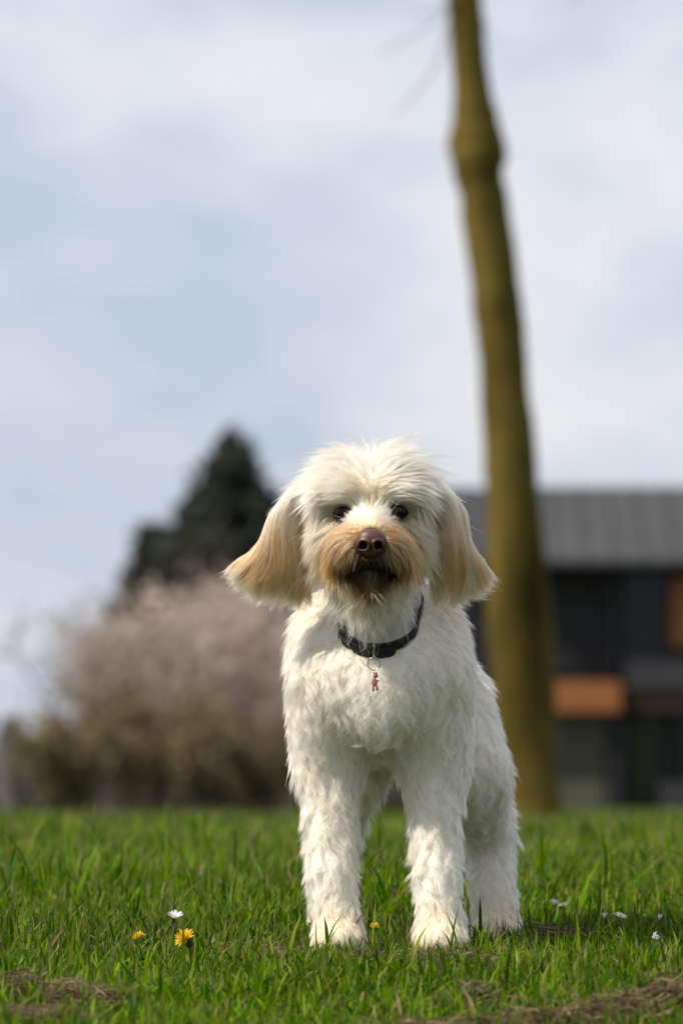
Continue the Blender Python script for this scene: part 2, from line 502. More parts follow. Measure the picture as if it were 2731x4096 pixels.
# muzzle sides, moustache
cp((0.018, -0.146, 0.482), (0.95, 0.2, 0.3), (0.2, 0.0, -1.5), 0.026, 0.22, 0.001, TAN)
cp((0.028, -0.132, 0.478), (0.95, 0.1, 0.1), (-0.2, 0.0, -1.8), 0.036, 0.24, 0.001, TAN)
cp((0.036, -0.112, 0.476), (0.95, 0.0, -0.1), (-0.3, 0.0, -1.9), 0.044, 0.26, 0.001, (0.60, 0.33, 0.115))
cp((0.036, -0.132, 0.460), (0.85, 0.0, -0.4), (-0.5, 0.0, -1.4), 0.034, 0.20, 0.001, TAN)
cp((0.044, -0.100, 0.458), (0.8, 0.0, -0.6), (-0.4, 0.0, -1.4), 0.046, 0.24, 0.001, (0.70, 0.51, 0.29))
cp((0.026, -0.150, 0.450), (0.6, -0.1, -0.8), (-0.3, 0, -0.8), 0.016, 0.18, 0.001, (0.34, 0.17, 0.065))
cp((0.008, -0.156, 0.446), (0.3, -0.2, -1.0), (0.1, 0, -0.2), 0.010, 0.16, 0.0, (0.12, 0.07, 0.04))
cp((0.010, -0.150, 0.438), (0.2, -0.1, -1.0), (0.1, 0, -0.2), 0.009, 0.10, 0.0, BLACK)
cp((0.030, -0.138, 0.440), (0.5, 0.0, -1.0), (0.1, 0.0, -0.4), 0.022, 0.15, 0.001, (0.17, 0.08, 0.035))
# chin and beard: brown stain, with the shade of the underside painted in
cp((0.000, -0.146, 0.430), (0.0, -0.2, -1.0), (0, 0.2, -0.3), 0.026, 0.20, 0.001, (0.40, 0.28, 0.14))
cp((0.014, -0.136, 0.424), (0.2, -0.1, -1.0), (0, 0.2, -0.3), 0.030, 0.20, 0.001, (0.20, 0.10, 0.035))
cp((0.028, -0.118, 0.424), (0.4, 0.0, -1.0), (0, 0.0, -0.4), 0.034, 0.20, 0.001, (0.12, 0.05, 0.018))
cp((0.042, -0.085, 0.440), (0.4, 0.0, -1.0), (0, 0.0, -0.3), 0.045, 0.25, 0.002, (0.66, 0.50, 0.31))
cp((0.000, -0.100, 0.420), (0.0, -0.2, -1.0), (0, 0.0, -0.3), 0.030, 0.30, 0.002, (0.48, 0.35, 0.19))
# cheeks
cp((0.062, -0.055, 0.482), (0.7, 0.0, -0.7), (-0.3, 0, -1.3), 0.052, 0.32, 0.002, WHITE)
cp((0.058, -0.035, 0.455), (0.5, 0.0, -0.9), (-0.3, 0, -0.8), 0.048, 0.34, 0.002, WHITE)
# ears (each its own way: one blown outwards)
EAR_A = (0.80, 0.55, 0.27)
for s in (-1, 1):
    E = EARS[s]; ecx = (E['c'][0] - CX)
    for dz_ in (0.045, 0.015, -0.015, -0.045):
        for du in (-0.014, 0.014):
            for dy in (-0.014, 0.014):
                cp((ecx + s * (du - dz_ * 0.24), E['c'][1] + dy, E['c'][2] + dz_), (s * 0.25, 0, -1.0), (0, 0, -0.1), 0.020, 0.10, 0.001, EAR_A, mir=False)
# throat and chest
CXB = 0.045 - CX
cp((0.000, -0.075, 0.412), (0.0, -0.2, -1.0), (0, -0.1, -0.4), 0.050, 0.36, 0.006, WHITE)
cp((0.000, -0.052, 0.384), (0.0, -0.3, -1.0), (0, -0.1, -0.5), 0.040, 0.50, 0.006, WHITE)
cp((0.026, -0.042, 0.386), (0.2, -0.3, -1.0), (0, -0.1, -0.5), 0.038, 0.48, 0.006, WHITE)
cp((0.016, -0.066, 0.396), (0.1, -0.2, -1.0), (0, -0.1, -0.4), 0.044, 0.45, 0.006, WHITE)
cp((0.030, -0.045, 0.405), (0.2, -0.2, -1.0), (0, -0.1, -0.4), 0.042, 0.42, 0.006, WHITE)
cp((0.050, 0.000, 0.420), (0.3, 0.3, -0.9), (0, 0.1, -0.4), 0.028, 0.21, 0.009, WHITE)
cp((0.000, -0.062, 0.370), (0.0, -0.1, -1.0), (0, 0.0, -0.4), 0.026, 0.25, 0.005, WHITE)
cp((0.060, 0.010, 0.380), (0.4, 0.2, -0.9), (0, 0.1, -0.5), 0.030, 0.21, 0.009, WHITE)
cp((0.010, -0.055, 0.330), (0.15, -0.1, -1.0), (0, 0.0, -0.3), 0.028, 0.21, 0.009, WHITE)
cp((0.045, -0.040, 0.320), (0.25, -0.1, -1.0), (-0.1, 0.0, -0.3), 0.030, 0.21, 0.009, WHITE)
cp((0.010, -0.050, 0.280), (0.1, -0.2, -1.0), (-0.1, 0.1, -0.3), 0.030, 0.21, 0.009, WHITE)
cp((0.012, -0.035, 0.245), (0.0, -0.2, -1.0), (0, 0.3, -0.3), 0.030, 0.21, 0.009, WHITE)
cp((0.080, 0.030, 0.330), (0.15, 0.1, -1.0), (-0.1, 0.0, -0.4), 0.030, 0.21, 0.009, WHITE)
cp((0.095, 0.050, 0.270), (0.10, 0.1, -1.0), (-0.1, 0.0, -0.3), 0.030, 0.21, 0.009, WHITE)
cp((0.070, -0.010, 0.250), (0.05, -0.1, -1.0), (0, 0.0, -0.3), 0.028, 0.21, 0.009, WHITE)
# back, flanks, belly
cp((0.020, 0.120, 0.425), (0.4, 0.8, -0.2), (0, 0.0, -0.4), 0.030, 0.21, 0.009, WHITE)
cp((0.040, 0.300, 0.420), (0.4, 0.8, -0.3), (0, 0.0, -0.4), 0.030, 0.21, 0.009, WHITE)
cp((0.110, 0.180, 0.350), (0.2, 0.5, -0.9), (0, 0.0, -0.4), 0.030, 0.21, 0.009, WHITE)
cp((0.100, 0.180, 0.270), (0.1, 0.5, -0.9), (0, 0.0, -0.3), 0.028, 0.21, 0.009, WHITE)
cp((0.030, 0.150, 0.225), (0.0, 0.5, -0.8), (0, 0.0, -0.2), 0.025, 0.25, 0.002, CREAM)
cp((0.040, 0.300, 0.240), (0.0, 0.5, -0.8), (0, 0.0, -0.2), 0.025, 0.25, 0.002, CREAM)
for hx in (-0.055, 0.17):
    cp((hx - CX, 0.360, 0.350), (0.2 * np.sign(hx), 0.1, -1.0), (0, 0.0, -0.4), 0.028, 0.21, 0.009, WHITE, mir=False)
    cp((hx - CX, 0.330, 0.260), (0.1 * np.sign(hx), -0.1, -1.0), (0, 0.0, -0.3), 0.028, 0.21, 0.009, WHITE, mir=False)
cp((0.055, 0.470, 0.330), (0.0, 0.4, -1.0), (0, 0.0, -0.3), 0.028, 0.21, 0.009, WHITE)
cp((0.095, 0.55, 0.250), (0.1, 0.5, -0.9), (0, 0.0, -0.5), 0.060, 0.30, 0.004, WHITE, mir=False)
# legs: (x, y) of the leg's axis at heights
for s, lx in ((-1, -0.014), (1, 0.114)):
    for z, yy, ln, lift in ((0.20, 0.05, 0.028, 0.22), (0.15, 0.035, 0.024, 0.22), (0.10, 0.02, 0.021, 0.22), (0.06, 0.01, 0.018, 0.22)):
        cp((lx - CX, yy, z), (0.1 * s, -0.05, -1.0), (0, 0, -0.1), ln, lift, 0.006, WHITE, mir=False)
    cp((lx - CX, -0.03, 0.022), (0.0, -0.6, -0.7), (0, -0.1, -0.8), 0.012, 0.22, 0.001, CREAM, mir=False)
    cp((lx - CX, -0.045, 0.006), (0.0, -0.3, -1.0), (0, 0, -0.5), 0.008, 0.18, 0.0, CREAM, mir=False)
for s, lx in ((-1, -0.010), (1, 0.188)):
    for z, yy, ln, lift in ((0.20, 0.32, 0.028, 0.22), (0.13, 0.40, 0.024, 0.22), (0.07, 0.39, 0.020, 0.22)):
        cp((lx - CX, yy, z), (0.1 * s, -0.05, -1.0), (0, 0, -0.1), ln, lift, 0.006, WHITE, mir=False)
    cp((lx - CX, 0.325, 0.022), (0.0, -0.6, -0.7), (0, -0.1, -0.8), 0.011, 0.22, 0.001, CREAM, mir=False)

CPp = np.array([c[0] for c in CP]); CPd = np.array([c[1] for c in CP]); CPb = np.array([c[2] for c in CP])
CPs = np.array([[c[3], c[4], c[5]] for c in CP]); CPc = np.array([c[6] for c in CP])

def coat(p):
    """interpolated flow, bend, (length, lift, wave), colour at surface points"""
    D, B, S, C = [], [], [], []
    for i in range(0, len(p), 20000):
        q = p[i:i + 20000]
        d2 = ((q[:, None] - CPp[None]) ** 2).sum(-1)
        w = 1 / (d2 + 0.004 ** 2) ** 2
        w /= w.sum(1, keepdims=True)
        D.append(w @ CPd); B.append(w @ CPb); S.append(w @ CPs); C.append(w @ CPc)
    return np.concatenate(D), np.concatenate(B), np.concatenate(S), np.concatenate(C)

EYES = np.array([[CX - 0.0328, -0.0955, 0.5045], [CX + 0.0328, -0.0955, 0.5065]])
NOSE = np.array([CX, -0.166, 0.4675])
COLLAR_C = np.array([CX + 0.003, -0.001, 0.388])
COLLAR_A = norm(np.array([0.0, -0.70, 0.72]))

def eye_dist(p):
    return np.minimum(np.linalg.norm((p - EYES[0]) * [0.8, 0.6, 1.05], axis=1), np.linalg.norm((p - EYES[1]) * [0.8, 0.6, 1.05], axis=1))

MOUTH = np.array([[CX + u, y, z] for u, y, z in ((-0.043, -0.112, 0.412), (-0.037, -0.130, 0.428), (-0.018, -0.148, 0.438), (0, -0.152, 0.441), (0.018, -0.148, 0.438), (0.037, -0.130, 0.428), (0.043, -0.112, 0.412))])
def mouth_dist(p):
    d = np.full(len(p), 9.0)
    for a, b in zip(MOUTH[:-1], MOUTH[1:]):
        ab = b - a; t = np.clip(((p - a) @ ab) / (ab @ ab), 0, 1)
        d = np.minimum(d, np.linalg.norm(p - a - t[:, None] * ab, axis=1))
    return d

def smooth(a, b, x):
    t = np.clip((x - a) / (b - a), 0, 1); return t * t * (3 - 2 * t)

def skin_col(p):
    _, _, _, c = coat(p)
    e = smooth(0.008, 0.013, eye_dist(p))[:, None]
    m = smooth(0.004, 0.010, mouth_dist(p))[:, None]
    n = smooth(0.018, 0.024, np.linalg.norm(p - NOSE, axis=1))[:, None]
    c = c * 0.9
    c = c * e + np.array([0.02, 0.014, 0.011]) * (1 - e)
    c = c * m + np.array([0.015, 0.009, 0.007]) * (1 - m)
    c = c * n + np.array([0.05, 0.025, 0.02]) * (1 - n)
    return c

M_skin = mat_tint('dog_skin', rough=0.9, spec=0.1)
dog = empty('dog', (0.05, 0.15, 0.0))
tag(dog, 'fluffy white curly-coated dog with apricot ears and black collar standing on grass', 'dog')
def under(o, root):
    o.parent = root
    o.matrix_parent_inverse = Matrix.Translation(-Vector(root.location))
    return o
body = under(mesh_np('body', BV, BF, M_skin, None, True, skin_col(BV)), dog)

# ---- strands
def tri_sample(n, weight):
    T = np.concatenate([BF[:, [0, 1, 2]], BF[:, [0, 2, 3]]])
    A, B, C = BV[T[:, 0]], BV[T[:, 1]], BV[T[:, 2]]
    ar = 0.5 * np.linalg.norm(np.cross(B - A, C - A), axis=1) * weight((A + B + C) / 3)
    c = np.cumsum(ar); c /= c[-1]
    k = np.searchsorted(c, rng.random(n))
    r1 = np.sqrt(rng.random(n))[:, None]; r2 = rng.random(n)[:, None]
    P = (1 - r1) * A[k] + r1 * (1 - r2) * B[k] + r1 * r2 * C[k]
    N = norm((1 - r1) * BN[T[k, 0]] + r1 * (1 - r2) * BN[T[k, 1]] + r1 * r2 * BN[T[k, 2]])
    return P, N

def head_w(p):
    h = smooth(0.40, 0.43, p[:, 2]) * smooth(0.09, 0.05, p[:, 1])
    face = smooth(-0.05, -0.08, p[:, 1]) * h
    return 1 + 1.8 * h + 1.5 * face

NS = 9
def make_guides(P, N):
    d, b, s, c = coat(P)
    ln, lift, wave = s[:, 0], s[:, 1], s[:, 2]
    n = len(P)
    T = d - (d * N).sum(1, keepdims=True) * N
    T = norm(T)
    # individual locks wander a little
    sd = np.cross(N, T)
    long_ = smooth(0.40, 0.43, P[:, 2]) * smooth(0.08, 0.05, P[:, 1])
    co = 0.16 * np.sin(P[:, 0] * 95 + P[:, 2] * 61 + 1.3) + 0.14 * np.sin(P[:, 2] * 120 - P[:, 0] * 70 + P[:, 1] * 80)
    T = norm(T + sd * ((co + rng.normal(0, 0.09, n)) * (1 - 0.75 * long_) + rng.normal(0, 0.03, n))[:, None])
    lf = np.clip(lift + rng.normal(0, 0.05, n), 0.06, 0.9)[:, None]
    d0 = norm(T * (1 - lf) + N * lf)
    ln = ln * np.exp(rng.normal(0, 0.16, n))
    ed = eye_dist(P); ln = ln * (0.22 + 0.78 * smooth(0.008, 0.018, ed))
    md = mouth_dist(P); ln = ln * (0.35 + 0.65 * smooth(0.003, 0.010, md))
    cd = np.abs((P - COLLAR_C) @ COLLAR_A)
    nearneck = (np.linalg.norm(P - COLLAR_C, axis=1) < 0.10)
    cs = (P - COLLAR_C) @ COLLAR_A
    flat = nearneck * smooth(0.014, 0.009, np.where(cs > 0, cd * 1.5, cd))
    ln = ln * (1 - 0.75 * flat); lf = lf * (1 - 0.75 * flat[:, None]); d0 = norm(T * (1 - lf) + N * lf)
    ph = 2.4 * np.sin(P[:, 0] * 75 + 0.4) + 2.2 * np.sin(P[:, 2] * 68 + P[:, 1] * 55) + rng.normal(0, 0.5, n); fr = rng.uniform(1.2, 1.7, n) * ln / 0.04 * (1 - 0.4 * long_)
    wv = wave * rng.uniform(0.5, 1.5, n)
    throat = ((cs > 0.008) & (cs < 0.09) & (P[:, 1] < -0.01) & (P[:, 2] < 0.44) & (np.abs(P[:, 0] - CX) < 0.07)).astype(float)
    G_ = np.zeros((n, NS, 3)); G_[:, 0] = P - N * 0.001
    x = P.copy()
    for i in range(1, NS):
        t = i / (NS - 1)
        dd = norm(d0 + b * t * 0.9)
        sidev = norm(np.cross(dd, N))
        w = (2 * np.pi * fr) * np.cos(2 * np.pi * fr * t + ph) * wv / np.maximum(ln, 0.01)
        dd = dd + sidev * np.clip(w, -1.3, 1.3)[:, None] * min(1, t * 2)
        x = x + norm(dd) * (ln / (NS - 1))[:, None]
        # stay outside the skin
        dist = sdf(x); need = 0.0015 + 0.007 * t
        bad = dist < need * np.minimum(1, ln / 0.03)
        if bad.any():
            g = sdf_grad(x[bad])
            x[bad] += g * (np.minimum(need, 0.25 * ln[bad] + 0.0005) - dist[bad])[:, None].clip(0)
        hug = 0.0115 + 0.045 * throat
        far = (dist > hug) & ((long_ < 0.5) | ((np.abs(P[:, 0] - CX) > 0.060) & (P[:, 2] > 0.42)))
        if far.any():
            x[far] -= sdf_grad(x[far]) * ((dist[far] - hug[far]) * 0.7)[:, None]
        x[:, 2] = np.maximum(x[:, 2], -0.006)
        G_[:, i] = x
    return G_, ln, c

def knn(points, query, k):
    kd = KDTree(len(points))
    for i, p in enumerate(points): kd.insert(p, i)
    kd.balance()
    idx = np.zeros((len(query), k), int); dst = np.zeros((len(query), k))
    for i, q in enumerate(query):
        for j, (co, ix, dd) in enumerate(kd.find_n(q, k)):
            idx[i, j] = ix; dst[i, j] = dd
    return idx, dst

N_GUIDE, N_HAIR = 9500, 210000
GP, GN = tri_sample(N_GUIDE, lambda p: head_w(p) ** 1.3)
GC, GLEN, GCOL = make_guides(GP, GN)
lock_hue = rng.normal(0, 1, N_GUIDE)

HP, HN = tri_sample(N_HAIR, head_w)
ed = eye_dist(HP); nd = np.linalg.norm((HP - NOSE) * [1, 0.8, 1], axis=1)
keep = (ed > 0.0080 + 0.002 * rng.random(N_HAIR)) & (nd > 0.0185) & (rng.random(N_HAIR) < 0.35 + 0.65 * smooth(0.003, 0.007, mouth_dist(HP)))
HP, HN = HP[keep], HN[keep]
n = len(HP)
kid, kdist = knn(GP, HP, 3)
g0 = GC[kid[:, 0]]
wk = 1 / (kdist + 0.002) ** 2; wk /= wk.sum(1, keepdims=True)
rel = sum(wk[:, j, None, None] * (GC[kid[:, j]] - GC[kid[:, j]][:, :1]) for j in range(3))
relc = g0 - g0[:, :1]
earn = smooth(0.052, 0.068, np.abs(HP[:, 0] - CX)) * smooth(0.40, 0.42, HP[:, 2]) * smooth(0.06, 0.03, HP[:, 1])
headn = smooth(0.41, 0.44, HP[:, 2]) * smooth(0.08, 0.05, HP[:, 1])
loose = (rng.random(n) < 0.16)
mixw = np.where(loose, 1.0, 0.35)[:, None, None]
own = HP[:, None] - HN[:, None] * 0.001 + rel * mixw + relc * (1 - mixw)
lf = np.exp(rng.normal(-0.03, 0.14, n))
t = np.linspace(0, 1, NS)[None, :, None]
own = own[:, :1] + (own - own[:, :1]) * lf[:, None, None]
clump = np.where(loose, 0.12, rng.uniform(0.68, 0.98, n))[:, None, None]
clumpf = clump * t ** 1.1 * (1 - 0.25 * t ** 3)
tipg = g0[:, :1] + (g0 - g0[:, :1]) * lf[:, None, None]
H = own + (tipg - own) * clumpf
# fine frizz
ln_h = GLEN[kid[:, 0]] * lf
fz = (np.where(loose, 0.075, 0.022) * np.minimum(ln_h, 0.028) * (1 - 0.45 * smooth(0.41, 0.44, HP[:, 2])))[:, None, None]
H = H + (rng.normal(0, 1, (n, 1, 3)) * t ** 1.5 + rng.normal(0, 0.35, (n, NS, 3)) * t) * fz * 0.7
# flyaway hairs
fly = (rng.random(n) < 0.003) & (headn > 0.5)
H[fly] = H[fly, :1] + (H[fly] - H[fly, :1]) * 1.25 + (rng.normal(0, 0.008, (fly.sum(), 1, 3)) + HN[fly][:, None] * 0.008) * (t ** 1.5)
H[..., 2] = np.maximum(H[..., 2], -0.008)
# hair of the throat stops at the collar
rcs = (HP - COLLAR_C) @ COLLAR_A
nn = (np.linalg.norm(HP - COLLAR_C, axis=1) < 0.12) & (rcs > 0)
for i in range(1, NS):
    st = nn & (((H[:, i] - COLLAR_C) @ COLLAR_A) < 0.004)
    H[st, i] = H[st, i - 1] + (H[st, i - 1] - HP[st]) * 0.002
# colour
_, _, _, hc = coat(HP)
earness = smooth(0.055, 0.075, np.abs(HP[:, 0] - CX)) * smooth(0.41, 0.43, HP[:, 2]) * smooth(0.06, 0.03, HP[:, 1])
hue = lock_hue[kid[:, 0]] * 0.75 + rng.normal(0, 0.6, n)
sat = np.clip(0.5 + 0.5 * hue, -0.3, 1.5) * earness
hc = hc * (1 - 0.30 * sat[:, None]) + np.array([0.40, 0.15, 0.035]) * 0.30 * sat[:, None]
hc = hc * (1 + 0.05 * hue[:, None] * (1 - earness[:, None]) * np.array([0.6, 1.0, 1.6]))
e_ = smooth(0.0090, 0.0160, eye_dist(HP))[:, None]; m_ = smooth(0.006, 0.019, mouth_dist(HP))[:, None]
hc = hc * (0.10 + 0.90 * e_); hc = hc * (0.12 + 0.88 * m_)
hc = np.clip(hc, 0.006, 0.92)
# hairs of the ears pale towards their ends
pc = np.repeat(hc[:, None], NS, 1)
tipc = np.array([0.76, 0.52, 0.24])
pc = pc + (tipc - pc) * (earness[:, None, None] * 0.35 * smooth(0.55, 1.0, t))
rad = np.where(loose, 0.00010, 0.000145) * rng.uniform(0.7, 1.3, n)
radp = rad[:, None] * (1 - 0.75 * t[..., 0] ** 2.5)

def hair_object(name, pts, radius, color, mat):
    cu = bpy.data.hair_curves.new(name)
    k, m = pts.shape[:2]
    cu.add_curves([m] * k)
    cu.position_data.foreach_set('vector', pts.astype(np.float32).ravel())
    ra = cu.attributes.get('radius') or cu.attributes.new('radius', 'FLOAT', 'POINT')
    ra.data.foreach_set('value', radius.astype(np.float32).ravel())
    ca = cu.attributes.new('tint', 'FLOAT_COLOR', 'POINT')
    c4 = np.ones((k * m, 4), np.float32); c4[:, :3] = color.reshape(-1, 3)
    ca.data.foreach_set('color', c4.ravel())
    cu.materials.append(mat)
    o = bpy.data.objects.new(name, cu)
    COL.objects.link(o)
    return o

M_fur = bpy.data.materials.new('fur'); M_fur.use_nodes = True
ft = M_fur.node_tree; ft.nodes.clear()
fo = ft.nodes.new('ShaderNodeOutputMaterial'); fh = ft.nodes.new('ShaderNodeBsdfHairPrincipled')
fh.model = 'CHIANG'; fh.parametrization = 'COLOR'
fh.inputs['Roughness'].default_value = 0.42
fh.inputs['Radial Roughness'].default_value = 0.55
fh.inputs['Random Roughness'].default_value = 0.15
fa = ft.nodes.new('ShaderNodeAttribute'); fa.attribute_name = 'tint'
fd = ft.nodes.new('ShaderNodeBsdfDiffuse'); fm = ft.nodes.new('ShaderNodeMixShader'); fm.inputs[0].default_value = 0.30
ft.links.new(fa.outputs['Color'], fh.inputs['Color']); ft.links.new(fa.outputs['Color'], fd.inputs['Color'])
ft.links.new(fh.outputs[0], fm.inputs[1]); ft.links.new(fd.outputs[0], fm.inputs[2]); ft.links.new(fm.outputs[0], fo.inputs[0])
# ---- long satin hair of the ears: locks swept from the side of the head down and outwards
def ear_hair(side, guides, nlock, per):
    Gd = np.array(guides, float)                       # (v, s, 2): x, z of the ear's face
    nv_, ns_ = Gd.shape[:2]
    def curve(v, sp):
        v = np.clip(v, 0, 1) * (nv_ - 1); sp = np.clip(sp, 0, 1) * (ns_ - 1)
        i = np.minimum(v.astype(int), nv_ - 2); fv = (v - i)[..., None]
        # Catmull-Rom along the strand, linear across
        j = np.minimum(sp.astype(int), ns_ - 2); f = (sp - j)[..., None]
        def at(ii):
            p0 = Gd[ii, np.maximum(j - 1, 0)]; p1 = Gd[ii, j]; p2 = Gd[ii, j + 1]; p3 = Gd[ii, np.minimum(j + 2, ns_ - 1)]
            return 0.5 * (2 * p1 + (p2 - p0) * f + (2 * p0 - 5 * p1 + 4 * p2 - p3) * f ** 2 + (3 * p1 - p0 - 3 * p2 + p3) * f ** 3)
        return at(i) * (1 - fv) + at(i + 1) * fv
    pts_, col_, rad_ = [], [], []
    NP = 13
    tt = np.linspace(0, 1, NP)[None]
    for k in range(nlock):
        vk = rng.random(); back = rng.random() < 0.33
        layer = rng.uniform(0.35, 1.0)
        s0k = rng.random() ** 1.5 * 0.55; s1k = min(1.0, s0k + rng.uniform(0.45, 0.85)) * rng.uniform(0.90, 1.06)
        if rng.random() < 0.3: s1k = rng.uniform(0.88, 1.10)
        wid = rng.uniform(0.035, 0.085)
        m = int(per * rng.uniform(0.6, 1.4))
        dv = rng.normal(0, 1, m) * wid; dl = rng.normal(0, 0.18, m)
        s0 = np.clip(s0k + rng.normal(0, 0.03, m), 0, 0.8); s1 = s1k + rng.normal(0, 0.045, m) - 0.10 * np.abs(dv) / wid * 0.5
        sp = s0[:, None] + (s1 - s0)[:, None] * tt
        conv = 1 - rng.uniform(0.5, 0.85) * smooth(0.15, 1.0, tt)
        ph = rng.random() * 6.28
        wa = rng.uniform(0.03, 0.11); wf = rng.uniform(5.0, 9.5)
        vv = vk + dv[:, None] * conv + wa * np.sin(sp * wf + ph) * tt + rng.normal(0, 0.012, (m, 1)) * tt ** 2
        xz = curve(vv, sp)
        over = np.clip(sp - 1, 0, 0.2)[..., None]
        xz = xz + over * 0.10 * (np.array([side * 1.0, -0.25]) * np.clip(vv, 0, 1)[..., None] + np.array([side * 0.1, -1.0]) * (1 - np.clip(vv, 0, 1))[..., None])
        arch = np.sqrt(np.clip(1 - (2 * np.clip(vv, 0, 1) - 1) ** 2, 0.03, 1))
        thick = (0.010 + 0.020 * np.sin(np.pi * np.clip(sp, 0, 1) ** 0.8)) * (1 - 0.3 * np.clip(sp, 0, 1))
        lay = (layer + dl[:, None] * conv)
        yy = -0.030 + (1 if back else -1) * thick * arch * lay + 0.002 * np.sin(sp * 6 + ph * 1.7)
        P_ = np.stack([xz[..., 0], yy, xz[..., 1]], -1)
        P_ += rng.normal(0, 0.0011, (m, 1, 3)) * (tt ** 2)[..., None]
        # colour: apricot, paler at the head and along single locks
        a_ = np.clip(0.68 + 0.42 * rng.normal() + rng.normal(0, 0.16, m), 0, 1.4)[:, None] * smooth(0.02, 0.50, sp) * (1 - 0.35 * smooth(0.85, 1.0, sp))
        a_ = a_ * (1.0 if side < 0 else 0.92)
        deep = np.array([0.80, 0.455, 0.165]); pale = np.array([0.90, 0.83, 0.69])
        c = pale + (deep - pale) * np.clip(a_, 0, 1.12)[..., None]
        if back: c = c * np.array([0.95, 0.93, 0.9])
        pts_.append(P_); col_.append(np.clip(c, 0.02, 0.9)); rad_.append((rng.uniform(0.00009, 0.00017, (m, 1)) * (1 - 0.7 * tt ** 3)))
    return np.concatenate(pts_), np.concatenate(col_), np.concatenate(rad_)
# guide lines measured on the ears (x, z in metres), inner edge to outer edge
EAR_IN_SUN = [[(-0.044, 0.536), (-0.046, 0.503), (-0.044, 0.472), (-0.040, 0.441), (-0.037, 0.424), (-0.035, 0.402)],
              [(-0.052, 0.538), (-0.064, 0.506), (-0.063, 0.472), (-0.059, 0.441), (-0.061, 0.419), (-0.069, 0.400)],
              [(-0.057, 0.538), (-0.073, 0.510), (-0.077, 0.476), (-0.078, 0.445), (-0.086, 0.424), (-0.094, 0.406)],
              [(-0.061, 0.537), (-0.080, 0.511), (-0.090, 0.480), (-0.097, 0.456), (-0.108, 0.435), (-0.122, 0.421)],
              [(-0.064, 0.535), (-0.085, 0.506), (-0.096, 0.477), (-0.107, 0.463), (-0.122, 0.452), (-0.136, 0.440)]]
EAR_IN_SHADE = [[(0.103, 0.538), (0.110, 0.503), (0.110, 0.472), (0.107, 0.450), (0.105, 0.430), (0.104, 0.402)],
                [(0.108, 0.542), (0.124, 0.509), (0.127, 0.476), (0.129, 0.452), (0.127, 0.430), (0.125, 0.400)],
                [(0.113, 0.544), (0.133, 0.514), (0.138, 0.480), (0.141, 0.455), (0.142, 0.430), (0.142, 0.404)],
                [(0.119, 0.544), (0.141, 0.514), (0.147, 0.482), (0.153, 0.458), (0.160, 0.437), (0.166, 0.415)],
                [(0.124, 0.542), (0.146, 0.512), (0.151, 0.482), (0.158, 0.464), (0.169, 0.448), (0.181, 0.432)]]
fur = under(hair_object('fur', H, radp, pc, M_fur), dog)
for side, gl in ((-1, EAR_IN_SUN), (1, EAR_IN_SHADE)):
    hp_, hc_, hr_ = ear_hair(side, gl, 230, 52)
    under(hair_object('ear_hair', hp_, hr_, hc_, M_fur), dog)

# ---- eyes
M_eye = mat_noise('eye_brown', (0.004, 0.003, 0.002), (0.012, 0.006, 0.004), scale=60, rough=0.06, spec=0.15)
M_lid = mat_noise('eyelid_skin', (0.006, 0.005, 0.004), (0.012, 0.009, 0.007), scale=200, rough=0.7, spec=0.1)
def sphere_grid(nu, nv):
    u = np.linspace(0, 2 * np.pi, nu, endpoint=False); v = np.linspace(0.02, np.pi - 0.02, nv)
    U, V = np.meshgrid(u, v, indexing='ij')
    d = np.stack([np.sin(V) * np.cos(U), np.cos(V) * -1.0, np.sin(V) * np.sin(U)], -1)   # pole along -Y/+Y
    i, j = np.meshgrid(np.arange(nu), np.arange(nv - 1), indexing='ij')
    f = np.stack([i * nv + j, ((i + 1) % nu) * nv + j, ((i + 1) % nu) * nv + j + 1, i * nv + j + 1], -1).reshape(-1, 4)
    return d.reshape(-1, 3), f
for e_c in EYES:
    d, f = sphere_grid(32, 20)
    c = e_c + np.array([0, 0.0015, 0])
    o = under(mesh_np('eye', c + d * [0.0090, 0.0086, 0.0084], f, M_eye), dog)
    # eyelid rim: an almond-shaped ring
    a = np.linspace(0, 2 * np.pi, 36, endpoint=False)
    sgn = np.sign(e_c[0] - CX)
    rx, rz = 0.0100, 0.0068
    ring = np.stack([c[0] + rx * np.cos(a), c[1] - 0.0050 + 0.0036 * np.abs(np.cos(a)) ** 2 + 0.002 * np.cos(a) * sgn, c[2] + rz * np.sin(a) * (1 - 0.25 * np.cos(a) ** 2) - 0.0012 * np.cos(a) * sgn], -1)
    ring = np.concatenate([ring, ring[:2]])
    v_, f_ = tube_data(ring, np.full(len(ring), 0.0014), 8)
    under(mesh_np('eyelid', v_, f_, M_lid), dog)

# ---- nose leather
M_nose = bpy.data.materials.new('nose_leather'); M_nose.use_nodes = True
t_ = M_nose.node_tree; p_ = t_.nodes['Principled BSDF']
at_ = t_.nodes.new('ShaderNodeAttribute'); at_.attribute_name = 'tint'
t_.links.new(at_.outputs['Color'], p_.inputs['Base Color'])
p_.inputs['Roughness'].default_value = 0.42; p_.inputs['Specular IOR Level'].default_value = 0.5
vo = t_.nodes.new('ShaderNodeTexVoronoi'); vo.inputs['Scale'].default_value = 900
bp_ = t_.nodes.new('ShaderNodeBump'); bp_.inputs['Strength'].default_value = 0.35; bp_.inputs['Distance'].default_value = 0.0006
tcn_ = t_.nodes.new('ShaderNodeTexCoord'); t_.links.new(tcn_.outputs['Object'], vo.inputs['Vector'])
t_.links.new(vo.outputs['Distance'], bp_.inputs['Height']); t_.links.new(bp_.outputs[0], p_.inputs['Normal'])
d, f = sphere_grid(72, 60)
X, Y, Z = d[:, 0], d[:, 1], d[:, 2]
w_ = 0.0162 * (1 - 0.16 * np.clip(-Z, 0, 1) ** 1.5 + 0.05 * np.clip(Z, 0, 1))
